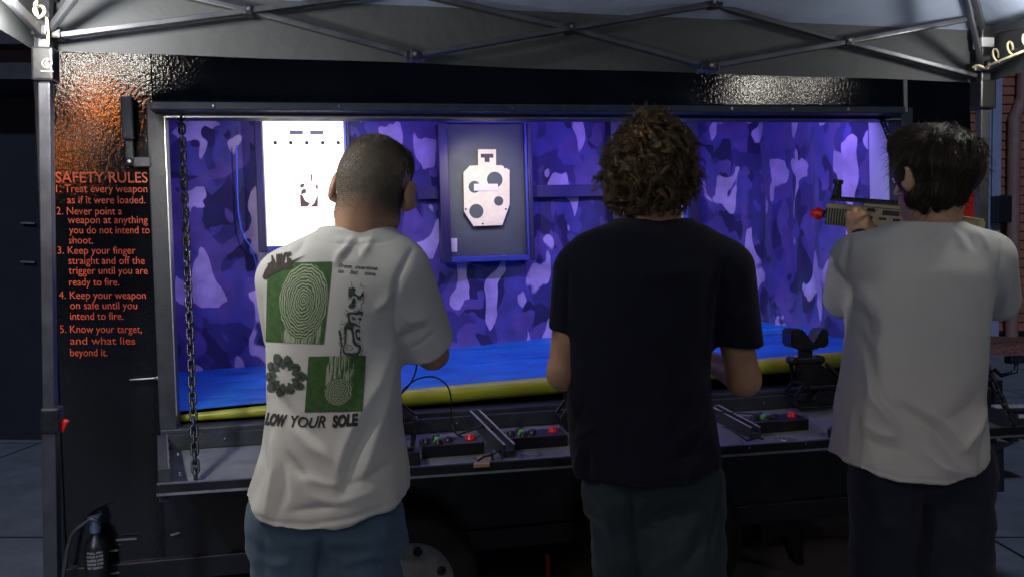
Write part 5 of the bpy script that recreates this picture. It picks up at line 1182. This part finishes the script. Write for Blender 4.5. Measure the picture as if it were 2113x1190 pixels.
ink = cloth_mat('black_ink', (0.035, 0.032, 0.03), 0.1, 0.2, None, 0.85); brown_ink = cloth_mat('brown_ink', (0.06, 0.045, 0.04), 0.1, 0.2, None, 0.85); gink = cloth_mat('grey_green_ink', (0.06, 0.085, 0.07), 0.1, 0.35, None, 0.85)
# swoosh-shaped emblem
def inpoly(px, py, poly):
    c = np.zeros_like(px, bool); n = len(poly)
    for i in range(n):
        x0, y0 = poly[i]; x1, y1 = poly[i-1]; c ^= ((y0 > py) != (y1 > py)) & (px < (x1-x0)*(py-y0)/(y1-y0+1e-12)+x0)
    return c
sw_up = [(0.0, 1.0), (0.07, 0.78), (0.15, 0.55), (0.22, 0.38)]; 
sw = [(0.02, 1.0), (0.0, 0.9), (0.05, 0.7), (0.17, 0.42), (0.24, 0.36), (0.19, 0.52), (0.2, 0.62), (0.27, 0.66), (0.4, 0.58), (1.0, 0.28), (0.45, 0.72), (0.2, 0.9), (0.08, 1.0)]
q = ((543, 520), (632, 512), (632, 566), (543, 576))
grid_decal('curved_emblem', p1, sh, tree, q, 90, 60, lambda u, v: inpoly(u, v, sw), brown_ink, 0.002)
text_decal('brand_lettering', p1, sh, tree, [('NIKE', 562, 560, 607, 551, 30, 0.35, 0.045, 0)], brown_ink, 0.0022)
text_decal('slogan_lettering', p1, sh, tree, [('From  overtime', 698, 552, 779, 558, 8.5, 0.35, 0.012, 0), ('to    bat    time.', 698, 563, 776, 569, 8.5, 0.35, 0.012, 0)], ink)
text_decal('wordmark', p1, sh, tree, [('LOW', 547, 873, 591, 879, 22, 0.25, 0.065, 0), ('YOUR', 600, 880, 672, 881, 22, 0.3, 0.02, 0.12), ('SOLE', 686, 880, 741, 875, 22, 0.22, 0.065, 0)], ink)
def flower(u, v):
    x, y = (u-0.5)*2, (v-0.5)*2; r = np.hypot(x, y); t = np.arctan2(y, x); k = 10; rr = 0.62+0.36*np.abs(np.cos(k*t/2+0.4))**0.6*(0.72+0.28*np.sin(3*t+1)); inner = 0.36+0.07*np.cos(9*t)
    return (r < rr) & (r > inner) & ~((np.abs(np.cos(k*t/2+0.4)) < 0.1) & (r > 0.5))
grid_decal('flower_print', p1, sh, tree, ((538, 722), (638, 730), (636, 828), (540, 822)), 64, 64, flower, gink)
def flowl(u, v):
    x, y = (u-0.5)*2, (v-0.5)*2; r = np.hypot(x, y); t = np.arctan2(y, x); return flower(u, v) & (np.abs(r-0.62-0.08*np.sin(11*t+2)) < 0.035)
grid_decal('flower_lines', p1, sh, tree, ((538, 722), (638, 730), (636, 828), (540, 822)), 64, 64, flowl, ink, 0.0018)
def wv(u, v):
    P = np.stack([u.ravel()*1.3+0.25*np.sin(v.ravel()*6), v.ravel()*2.4, np.zeros(u.size)], 1); n = (vnoise(P, 2.2, 21)+0.35*vnoise(P, 5.0, 22)).reshape(u.shape); return n, np.abs(u-0.5-0.1*np.sin(v*7)) < 0.26+0.2*v
def wavy(u, v): n, b_ = wv(u, v); return b_ & (np.sin(n*17) > 0.15) & (v > 0.08)
def wavl(u, v): n, b_ = wv(u, v); return b_ & (np.abs(np.sin(n*17+0.9)) < 0.16)
qd = ((704, 580), (758, 583), (752, 738), (696, 734))
grid_decal('wavy_print', p1, sh, tree, qd, 44, 110, wavy, gink); grid_decal('wavy_lines', p1, sh, tree, qd, 52, 130, wavl, ink, 0.0018)

# ============ middle person: curly hair, black shirt
d = 2.2; base = pix(1335, 600, 2.25); base[2] = 0
hc = pix(1345, 352, 2.24); hR = rotm(R(6), R(-8), R(-3)); hs = 1.05
s = SDF((base[0]-0.36, 1.95, 0.0), (base[0]+0.42, 2.8, 1.85), 0.005)
neck = pix(1350, 490, 2.25); LH = head(s, hc, hR, hs, neck, 0.06)
s.cone(pix(1230, 540, 2.25), pix(1450, 540, 2.25), 0.06, 0.06, 0.06); s.cone(pix(1335, 580, 2.25), pix(1335, 820, 2.25), 0.11, 0.105, 0.05)
el1 = pix(1163, 770, 2.24); s.cone(pix(1190, 560, 2.24), el1, 0.048, 0.041, 0.03); w1 = pix(1225, 770, 2.48); s.cone(el1, w1, 0.04, 0.027, 0.02); hand(s, w1, w1-el1, (-0.2, -0.2, 1), 0.8, -1)
el2 = pix(1535, 783, 2.28); s.cone(pix(1490, 560, 2.24), el2, 0.048, 0.042, 0.03); w2 = pix(1462, 742, 2.5); s.cone(el2, w2, 0.041, 0.028, 0.02); hand(s, w2, w2-el2, (0.1, -0.2, 1), 0.8, 1)
hipx = [pix(1290, 1000, 2.25)[0], pix(1410, 1000, 2.25)[0]]
for hx, fy, kx in zip(hipx, (2.32, 2.2), (0.03, 0.02)):
    s.cone((hx, 2.25, 0.9), (hx+kx, fy, 0.5), 0.07, 0.05, 0.03); s.cone((hx+kx, fy, 0.5), (hx+kx, fy, 0.09), 0.05, 0.036, 0.02)
V, Fq = grow(s, 1); N = vnormals(V, Fq); bodyV, bodyN, bodyF = V, N, Fq
p2 = Body('person with curly brown hair in a black t-shirt between the two white shirts', V, Fq, SKIN_B, base); BODY = p2.o; eyes(p2, LH, hR, hs, base)
# hair: uneven core and several thousand curled locks
h2 = hair_mat('curly_brown_hair', (0.009, 0.006, 0.003), (0.15, 0.092, 0.036), 0.42)
cc = pix(1343, 333, 2.235); core_r = np.array([0.08, 0.11, 0.12])
s = SDF(cc-0.2, cc+0.2, 0.006); s.ell(cc, core_r*np.array([0.95, 1.12, 1.0]), None, 0.02); s.ell(pix(1342, 395, 2.2), (0.078, 0.085, 0.058), None, 0.04); s.ell(pix(1302, 360, 2.22), (0.05, 0.07, 0.08), None, 0.03); s.ell(pix(1382, 340, 2.22), (0.05, 0.07, 0.08), None, 0.03)
f_ = hR @ np.array([0, 1, 0]); s.ell(LH(0, 0.12, -0.05), (0.075, 0.075, 0.1), None, 0.02, 's')
V, Fq = grow(s, 1); N = vnormals(V, Fq); V = V+N*(0.034*vnoise(V, 17, 9)+0.016*vnoise(V, 40, 10))[:, None]
core = p2.part('hair', to_mesh('hair', V, Fq, base), h2); cv, cN = V, vnormals(V, Fq)
ids = rng.integers(0, len(cv), 1700); rts = cv[ids]; nn = cN[ids]
def curl(i, p):
    n = 12; t = np.linspace(0, 1, n); dn = nn[i]; tan = np.array([0, 0, -1.0])+rng.normal(0, 0.7, 3); tan -= dn*tan.dot(dn); tan /= np.linalg.norm(tan)+1e-9; b_ = np.cross(dn, tan)
    L = rng.uniform(0.04, 0.085); rad = rng.uniform(0.006, 0.015); ph = rng.uniform(0, 6.28); turns = rng.uniform(0.5, 1.25)*2*math.pi; lift = rng.uniform(0.0, 0.018)
    Q_ = p-dn*0.006+tan*(L*t)[:, None]+dn*(lift*np.sin(t*2.4)+rad*np.cos(ph+turns*t))[:, None]+b_*(rad*np.sin(ph+turns*t))[:, None]
    return Q_ if toPix(Q_)[:, 1].max() < 450 else p-dn*0.006+(Q_-Q_[0])*0.15
hv, hf = locks(rts, curl, 0.0009, 8, 0.0028); p2.part('curls', to_mesh('curls', hv, hf, base), h2, core)
ids = rng.integers(0, len(cv), 700); rts = cv[ids]; nn = cN[ids]
def fly(i, p):
    t = np.linspace(0, 1, 7); dd = nn[i]+rng.normal(0, 0.5, 3); dd /= np.linalg.norm(dd); b_ = np.cross(dd, (0.2, 0.3, 0.9)); L = rng.uniform(0.015, 0.04); return p+dd*(L*t)[:, None]+b_*(0.012*np.sin(t*4+i))[:, None]*t[:, None]+np.array([0, 0, -0.012])*(t**2)[:, None]
hv, hf = strands(rts, fly, 0.0008, 7, 3); p2.part('loose_hairs', to_mesh('loose_hairs', hv, hf, base), h2, core)
# slacks
slacks = cloth_mat('dark_teal_slacks', (0.014, 0.026, 0.034), 0.1, 0, (0.024, 0.04, 0.05), 0.8, 400); cxm = (hipx[0]+hipx[1])/2
st = [([(1400, 1035), (1360, 1065), (1322, 1092)], 16, -0.012), ([(1302, 1010), (1308, 1080), (1322, 1200)], 12, -0.014), ([(1420, 1120), (1380, 1150), (1340, 1180)], 14, 0.008), ([(1480, 1010), (1476, 1080), (1462, 1160)], 6, -0.007), ([(1440, 1060), (1420, 1100), (1370, 1130)], 14, 0.008), ([(1240, 1030), (1258, 1090), (1270, 1150)], 12, 0.007), ([(1455, 1080), (1440, 1130), (1400, 1185)], 12, -0.008)]
trousers(p2, 'slacks', slacks, (wz+0.03, [cxm]*5, [2.25]*5, [0.11, 0.14, 0.168, 0.172, 0.165], [0.09, 0.11, 0.12, 0.11, 0.07]), [((hx, 2.25, 0.83), (hx+kx, fy, 0.48), (hx+kx, fy, 0.06), 0.1, 0.094, 0.085) for hx, fy, kx in zip(hipx, (2.32, 2.2), (0.03, 0.02))], 0.0075, st, (base[0]-0.33, 2.0, 0.0), (base[0]+0.36, 2.6, 1.02), 12)
for hx, fy, kx in zip(hipx, (2.32, 2.2), (0.03, 0.02)): shoe(p2, (hx+kx, fy), 0.0)
rows = [(452, 1282, 1420), (466, 1235, 1462), (482, 1195, 1492), (510, 1170, 1505), (560, 1166, 1502), (620, 1168, 1492), (690, 1168, 1478), (760, 1171, 1472), (820, 1174, 1472), (880, 1178, 1484), (930, 1183, 1494), (980, 1190, 1494), (1020, 1195, 1493), (1060, 1197, 1492)]
z, cx, cy, a, b = px_loft(rows, d, ([0.75, 0.95, 1.15, 1.38, 1.47, 1.52], [0.16, 0.145, 0.14, 0.135, 0.1, 0.075]), ([0.75, 1.5], [0.05, 0.05]))
s = SDF((base[0]-0.36, 1.95, 0.78), (base[0]+0.42, 2.65, 1.6), 0.0056)
s.loft(z, cx, cy, a, b, 2.35, 0.02); s.cone(pix(1300, 522, 2.25), pix(1405, 522, 2.25), 0.07, 0.07, 0.05)
e0, e1 = pix(1496, 555, 2.24), pix(1522, 718, 2.27); ax_ = unit(e1-e0); s.cone(e0, e1, 0.074, 0.066, 0.035, clip=(e1-ax_*0.012, unit(ax_+np.array([-0.25, 0, 0.0]))))
e2, e3 = pix(1196, 560, 2.24), pix(1172, 690, 2.24); ax_ = unit(e3-e2); s.cone(e2, e3, 0.068, 0.05, 0.02, clip=(e3-ax_*0.006, ax_))
nk_c = np.array(pix(1352, 500, 2.25))
for i in range(20):
    a0, a1 = 2*math.pi*i/20, 2*math.pi*(i+1)/20; f = lambda q: nk_c+np.array([0.082*math.cos(q), 0.078*math.sin(q), -0.012*math.sin(q)*1.0]); s.cone(f(a0), f(a1), 0.0095, 0.0095, 0.016)
hemcut(s, [(1150, 1000), (1195, 1003), (1300, 1012), (1420, 1002), (1494, 984), (1540, 975)], 2.1)
V, Fq = grow(s, 2); N = vnormals(V, Fq); low = np.clip((1.25-V[:, 2])/0.4, 0, 1)
V = V+N*(0.012*vnoise(V*np.array([1.2, 1, 0.7]), 9, 15)*(0.4+low)+0.007*vnoise(V*np.array([1.3, 1, 0.6]), 24, 16)*low)[:, None]
fo = [([(1180, 800), (1192, 850), (1190, 880)], 12, 0.01), ([(1205, 840), (1190, 870), (1182, 890)], 8, -0.008), ([(1190, 905), (1210, 890), (1230, 880)], 7, 0.008), ([(1200, 920), (1192, 960), (1198, 1000)], 8, 0.008), ([(1215, 930), (1212, 960), (1214, 990)], 8, -0.008), ([(1470, 840), (1440, 880), (1400, 905)], 14, 0.008), ([(1480, 900), (1440, 935), (1390, 950)], 13, -0.008), ([(1172, 560), (1168, 620), (1170, 690)], 6, -0.008), ([(1498, 540), (1484, 620), (1478, 700)], 6, -0.008), ([(1195, 991), (1300, 1000), (1420, 990), (1492, 972)], 4, -0.003), ([(1490, 640), (1515, 650), (1545, 640)], 12, 0.006), ([(1300, 560), (1350, 575), (1410, 560)], 18, 0.005)]
V = ridges(V, vnormals(V, Fq), 51, 0.006, 0.35+0.65*low, -0.5)
V = folds(V, vnormals(V, Fq), fo); V = smooth(V, Fq, 1, 0.3)
p2.part('t_shirt', to_mesh('t_shirt', V, Fq, base), cloth_mat('black_cotton', (0.003, 0.004, 0.013), 0.06, 0.15, None, 0.9, 600))

# ============ right person: aiming a rifle, plain white shirt
d = 2.4; base = pix(1905, 600, 2.45); base[2] = 0
hc = pix(1920, 362, 2.45); hR = rotm(R(24), R(-4), R(-6)); hs = 1.06
s = SDF((base[0]-0.42, 2.15, 0.0), (base[0]+0.36, 3.05, 1.8), 0.0044)
neck = pix(1922, 490, 2.46); LH = head(s, hc, hR, hs, neck, 0.06)
s.cone(pix(1810, 545, 2.46), pix(2020, 545, 2.44), 0.06, 0.06, 0.06); s.cone(pix(1905, 580, 2.46), pix(1905, 820, 2.46), 0.11, 0.105, 0.05)
mz = pix(1690, 441, 2.95); rs = pix(1985, 470, 2.5); gd = unit(rs-mz)                       # rifle axis, muzzle to butt
hl = pix(1778, 490, 2.74)
el1 = pix(1738, 622, 2.62); s.cone(pix(1772, 530, 2.44), el1, 0.048, 0.041, 0.03); wl1 = hl+np.array([0.0, 0.0, -0.012]); s.cone(el1, wl1, 0.039, 0.026, 0.02)
hand(s, wl1, (-0.02, 0.3, 1), (-0.45, -0.85, 0.2), 0.8, -1, 1.0)
el2 = pix(2075, 622, 2.52); s.cone(pix(2045, 530, 2.43), el2, 0.048, 0.041, 0.03); gp_ = mz+gd*0.36+np.array([0, 0, -0.08]); w2 = gp_+np.array([0.05, -0.07, -0.02]); s.cone(el2, w2, 0.039, 0.026, 0.02); hand(s, w2, gp_-w2+np.array([-0.02, 0.03, 0.02]), (0.8, -0.2, 0.3), 0.9, 1, 0.95)
hipx = [pix(1838, 1000, 2.45)[0], pix(1975, 1000, 2.45)[0]]
for hx, fy in zip(hipx, (2.5, 2.42)):
    s.cone((hx, 2.45, 0.9), (hx, fy, 0.5), 0.07, 0.05, 0.03); s.cone((hx, fy, 0.5), (hx, fy, 0.09), 0.05, 0.036, 0.02)
V0, Fq = grow(s, 0); wgt = np.clip((np.linalg.norm(V0-(np.array(wl1)+np.array([0, 0.03, 0.06])), axis=1)-0.11)/0.04, 0.12, 1)[:, None]; V = V0+(smooth(V0, Fq, 3)-V0)*wgt; N = vnormals(V, Fq)
p3 = Body('dark haired person in a plain white t-shirt aiming a tan rifle', V, Fq, SKIN_C, base); BODY = p3.o; eyes(p3, LH, hR, hs, base)
h3 = hair_mat('dark_brown_hair', (0.012, 0.008, 0.005), (0.05, 0.03, 0.017), 0.38)
cc = pix(1938, 338, 2.44)
s = SDF(cc-0.22, cc+0.22, 0.006); s.ell(cc, (0.119, 0.116, 0.106), None, 0.02); s.ell(pix(1928, 402, 2.42), (0.072, 0.07, 0.052), None, 0.04); s.ell(pix(1890, 300, 2.5), (0.07, 0.08, 0.055), None, 0.03)
s.ell(LH(0, 0.115, -0.05), (0.08, 0.075, 0.1), hR, 0.02, 's'); s.ell(LH(-0.095, 0.012, -0.015), (0.04, 0.05, 0.05), hR, 0.015, 's'); s.ell(pix(1832, 405, 2.42), (0.05, 0.14, 0.08), None, 0.02, 's')
V, Fq = grow(s, 1); N = vnormals(V, Fq); q = V-cc; V = V+N*(0.016*vnoise(np.stack([np.arctan2(q[:, 0], -q[:, 1])*2.2, q[:, 2]*1.5, q[:, 1]*0], 1), 2.2, 19)+0.006*vnoise(V*np.array([1, 1, 0.4]), 50, 20))[:, None]
core = p3.part('hair', to_mesh('hair', V, Fq, base), h3); tree = bvh(V, Fq); cv, cN = V, vnormals(V, Fq)
crown = cc+np.array([0.01, -0.02, 0.13]); ids = rng.integers(0, len(cv), 2600); rts = cv[ids]; nn = cN[ids]
def brushed(i, p):
    n = 9; L = rng.uniform(0.04, 0.1); P = [p-nn[i]*0.003]; cur = p; jit = rng.normal(0, 0.22, 3); lift = rng.uniform(0, 0.012)
    for k in range(n-1):
        loc, nr, _, _ = tree.find_nearest(Vector(cur)); nr = np.array(nr); away = cur-crown; away[2] *= 0.4; g_ = unit(away)*0.7+np.array([-0.25, 0.0, -0.8])+jit; g_ = g_-nr*g_.dot(nr); cur = np.array(loc)+unit(g_)*L/n; loc, nr, _, _ = tree.find_nearest(Vector(cur)); nr = np.array(nr); P.append(np.array(loc)+nr*(0.002+lift*(k/n)**1.5)); cur = np.array(loc)
    P = np.array(P); X_ = toPix(P); bad = ((X_[:, 0] < 1866) & (X_[:, 1] > 352)).any() or (X_[:, 1] > 446).any() or ((X_[:, 0]-2040 > -(X_[:, 1]-330)*0.55) & (X_[:, 1] > 330)).any()
    return P if not bad else p-nn[i]*0.004+(P-P[0])*0.06
hv, hf = locks(rts, brushed, 0.0007, 5, 0.0022); p3.part('locks', to_mesh('locks', hv, hf, base), h3, core)
ids = rng.integers(0, len(cv), 700); rts = cv[ids]; nn = cN[ids]; hv, hf = strands(rts, fly, 0.0007, 7, 3); p3.part('loose_hairs', to_mesh('loose_hairs', hv, hf, base), h3, core)
# neck chain
nk_c = np.array(pix(1921, 482, 2.455)); nb = MB()
for i in range(60):
    a0 = 2*math.pi*i/60; c = nk_c+np.array([0.0745*math.cos(a0), 0.07*math.sin(a0), 0.004+0.004*math.sin(a0)]); nb.ball(c, 0.0028, 6)
p3.part('necklace', nb, mat('necklace_metal', (0.35, 0.25, 0.12), 0.3, 0.9, 0.2, 50))
br = MB(); c = wl1+np.array([0.0, 0.0, 0.004]); axb = unit(wl1-el1); ua = unit(np.cross(axb, (1, 0, 0))); ub = np.cross(axb, ua)
for k in (-0.011, 0.0, 0.011): br.ring([c+axb*k+ua*0.0315*math.cos(t)+ub*0.0315*math.sin(t) for t in np.linspace(0, 2*math.pi, 22, endpoint=False)], 0.0062, 6)
p3.part('bracelet', br, M_['plastic'])
navy = cloth_mat('navy_trousers', (0.012, 0.016, 0.03), 0.08, 0, (0.02, 0.026, 0.045), 0.85, 500); cxm = (hipx[0]+hipx[1])/2
st = [([(1910, 1020), (1916, 1090), (1912, 1190)], 9, -0.014), ([(2000, 1060), (2030, 1080), (2045, 1120)], 6, -0.005), ([(1790, 1060), (1840, 1085), (1890, 1090)], 14, 0.007), ([(1960, 1100), (2000, 1130), (2030, 1140)], 12, 0.006)]
trousers(p3, 'trousers', navy, (wz+0.02, [cxm]*5, [2.45]*5, [0.12, 0.15, 0.182, 0.186, 0.178], [0.09, 0.11, 0.12, 0.115, 0.07]), [((hx, 2.45, 0.83), (hx+kx, fy, 0.48), (hx+kx, fy, 0.06), 0.1, 0.088, 0.08) for hx, fy, kx in zip(hipx, (2.5, 2.42), (0.005, 0.0))], 0.0078, st, (base[0]-0.34, 2.2, 0.0), (base[0]+0.36, 2.75, 1.02), 13)
for hx, fy in zip(hipx, (2.5, 2.42)): shoe(p3, (hx, fy), R(20))
rows = [(458, 1858, 1985), (470, 1815, 2035), (484, 1785, 2066), (510, 1766, 2078), (560, 1762, 2072), (620, 1764, 2060), (690, 1770, 2052), (750, 1762, 2049), (820, 1751, 2043), (880, 1742, 2046), (930, 1733, 2051), (970, 1727, 2055), (1010, 1722, 2058), (1040, 1718, 2060)]
z, cx, cy, a, b = px_loft(rows, d, ([0.75, 0.95, 1.15, 1.38, 1.47, 1.52], [0.165, 0.15, 0.14, 0.135, 0.1, 0.075]), ([0.75, 1.5], [0.05, 0.055]))
s = SDF((base[0]-0.42, 2.1, 0.76), (base[0]+0.42, 2.9, 1.6), 0.0056)
s.loft(z, cx, cy, a, b, 2.35, 0.02); s.cone(pix(1870, 526, 2.46), pix(1975, 526, 2.45), 0.068, 0.068, 0.05)
e0, e1 = pix(1768, 535, 2.45), pix(1742, 615, 2.6); ax_ = unit(e1-e0); s.cone(e0, e1, 0.073, 0.062, 0.03, clip=(e1+ax_*0.03, unit(ax_+np.array([0, 0.5, 0.2]))))
e2, e3 = pix(2040, 535, 2.43), pix(2058, 618, 2.52); ax_ = unit(e3-e2); s.cone(e2, e3, 0.072, 0.062, 0.03, clip=(e3+ax_*0.03, unit(ax_+np.array([0, 0.5, 0.2]))))
nk_c = np.array(pix(1924, 497, 2.455))
for i in range(20):
    a0, a1 = 2*math.pi*i/20, 2*math.pi*(i+1)/20; f = lambda q: nk_c+np.array([0.083*math.cos(q), 0.079*math.sin(q), -0.012*math.sin(q)]); s.cone(f(a0), f(a1), 0.0085, 0.0085, 0.016)
hemcut(s, [(1690, 925), (1727, 946), (1780, 975), (1860, 998), (1960, 1003), (2050, 976), (2090, 960)], 2.3)
V, Fq = grow(s, 2); N = vnormals(V, Fq); low = np.clip((1.25-V[:, 2])/0.4, 0, 1)
V = V+N*(0.012*vnoise(V*np.array([1.2, 1, 0.7]), 9, 25)*(0.4+low)+0.007*vnoise(V*np.array([1.3, 1, 0.6]), 24, 26)*low)[:, None]
fo = [([(1783, 720), (1800, 820), (1848, 880)], 9, 0.011), ([(1795, 730), (1818, 820), (1865, 870)], 9, -0.009), ([(1855, 835), (1930, 885), (1985, 962)], 13, -0.011), ([(1880, 830), (1950, 875), (2005, 945)], 13, 0.008), ([(1905, 925), (1945, 962), (1990, 980)], 12, 0.009), ([(1772, 690), (1790, 720), (1800, 755)], 9, -0.01), ([(1765, 610), (1790, 625), (1800, 650)], 9, 0.009), ([(1768, 640), (1790, 655), (1796, 690)], 8, -0.008),
      ([(2038, 830), (2015, 890), (1985, 930)], 10, 0.01), ([(2030, 800), (2000, 840), (1950, 870)], 13, -0.006), ([(2044, 870), (2032, 920), (2028, 965)], 9, -0.008), ([(1785, 875), (1815, 895), (1850, 900)], 8, 0.008), ([(1775, 900), (1820, 920), (1865, 930)], 10, -0.007), ([(1760, 840), (1758, 900), (1750, 950)], 8, 0.008), ([(1772, 860), (1775, 920), (1770, 960)], 8, -0.007),
      ([(1965, 474), (1980, 492), (1990, 512)], 6, 0.006), ([(1988, 472), (2003, 490), (2012, 514)], 6, -0.006), ([(2012, 476), (2028, 492), (2038, 514)], 7, 0.006), ([(1950, 478), (1925, 495), (1880, 510)], 9, -0.005), ([(1940, 490), (1900, 508), (1860, 514)], 9, 0.004), ([(1752, 490), (1744, 550), (1757, 640)], 5, -0.008), ([(2066, 500), (2064, 560), (2056, 640)], 6, -0.008),
      ([(1720, 560), (1735, 580), (1745, 610)], 8, -0.008), ([(1725, 530), (1742, 560), (1750, 590)], 8, 0.006), ([(2090, 560), (2078, 600), (2070, 640)], 8, 0.007), ([(1727, 934), (1780, 963), (1860, 986), (1960, 991), (2050, 964)], 3.5, -0.0035)]
V = ridges(V, vnormals(V, Fq), 61, 0.006, 0.35+0.65*low, 0.45)
V = folds(V, vnormals(V, Fq), fo); V = smooth(V, Fq, 1, 0.3)
p3.part('t_shirt', to_mesh('t_shirt', V, Fq, base), cloth_mat('plain_white_cotton', (0.55, 0.56, 0.55), 0.15, 0.04, None, 0.9, 600))

# ---- the rifle, built along its own axis: x from muzzle to butt, z up
yv = unit(np.cross((0, 0, 1), gd)); zv = np.cross(gd, yv)
MR = Matrix([[gd[0], yv[0], zv[0], mz[0]], [gd[1], yv[1], zv[1], mz[1]], [gd[2], yv[2], zv[2], mz[2]], [0, 0, 0, 1]])
tan_m = mat('tan_receiver', (0.34, 0.3, 0.19), 0.42, 0.1, 0.12, 30, bump=0.08, bscale=250, rvar=0.08)
MR = MR @ Matrix.Diagonal((1, 1.1, 1.3, 1))
t = Thing('rifle', 'tan toy rifle with a red muzzle tip, held by the person on the right', 'rifle', (0, 0, 0), MR)
t.part('muzzle_tip', MB().lathe([(0.006, -0.03), (0.012, -0.028), (0.013, -0.012), (0.016, -0.01), (0.016, 0.002), (0.011, 0.006), (0.011, 0.022)], (0, 0, 0), (1, 0, 0), 16), M_['red'])
t.part('barrel', MB().lathe([(0.009, 0.022), (0.009, 0.05)], (0, 0, 0), (1, 0, 0), 12), M_['chain'])
hg = MB().lohi((0.045, -0.021, -0.026), (0.19, 0.021, 0.03), 0.006); hgo = t.part('handguard', hg, tan_m)
rb = MB()
for i in range(8): rb.lohi((0.05+i*0.011, -0.0235, -0.024), (0.055+i*0.011, 0.0235, 0.018), 0.001)
t.part('handguard_ribs', rb, M_['plastic'], hgo)
t.part('receiver', bev(MB().prism([(0.19, -0.026), (0.36, -0.03), (0.42, -0.022), (0.42, 0.036), (0.19, 0.036)], 1, -0.022, 0.022), 0.004), tan_m)
rl_ = MB().lohi((0.05, -0.011, 0.036), (0.42, 0.011, 0.042))
for i in range(24): rl_.lohi((0.053+i*0.0152, -0.012, 0.042), (0.061+i*0.0152, 0.012, 0.048))
t.part('top_rail', rl_, M_['plastic'])
t.part('front_sight', bev(MB().prism([(0.05, 0.046), (0.08, 0.046), (0.074, 0.084), (0.058, 0.086)], 1, -0.008, 0.008), 0.002).lohi((0.054, -0.012, 0.078), (0.076, 0.012, 0.09), 0.003), M_['plastic'])
t.part('rear_sight', MB().lohi((0.36, -0.012, 0.048), (0.385, 0.012, 0.085), 0.003), M_['plastic'])
t.part('magazine', bev(MB().prism([(0.23, -0.03), (0.28, -0.03), (0.265, -0.16), (0.215, -0.155)], 1, -0.012, 0.012), 0.003), M_['plastic'])
t.part('grip', bev(MB().prism([(0.335, -0.03), (0.375, -0.028), (0.405, -0.12), (0.37, -0.125)], 1, -0.014, 0.014), 0.005), M_['plastic'])
t.part('stock', bev(MB().prism([(0.42, 0.03), (0.58, 0.022), (0.585, -0.08), (0.565, -0.08), (0.5, -0.03), (0.42, -0.018)], 1, -0.018, 0.018), 0.005), tan_m)
t.part('ejection_port', MB().lohi((0.27, 0.0205, 0.004), (0.33, 0.0245, 0.02), 0.001).lohi((0.27, -0.0245, 0.012), (0.33, -0.0225, 0.024), 0.001), M_['plastic'])
for u_x, u_z in ((0.2, -0.016), (0.35, -0.018), (0.255, -0.018), (0.4, 0.02)): t.part('pin', MB().lathe([(0.0045, 0), (0.0045, 0.003), (0.002, 0.004)], (u_x, -0.0215, u_z), (0, -1, 0), 10), M_['chain'])
t.part('seam_strip', MB().lohi((0.19, -0.0228, 0.027), (0.42, -0.0215, 0.029)), M_['plastic'])
t.part('charging_handle', MB().bar((0.235, -0.022, 0.022), (0.235, -0.045, 0.022), 0.01, 0.008, (0, 0, 1), 0.002), M_['plastic'])
sw_ = MB()
for i in range(3): sw_.lohi((0.21+0.05*i, -0.0245, 0.0), (0.235+0.05*i, -0.0215, 0.006), 0.001)
t.part('side_slots', sw_, M_['plastic'])
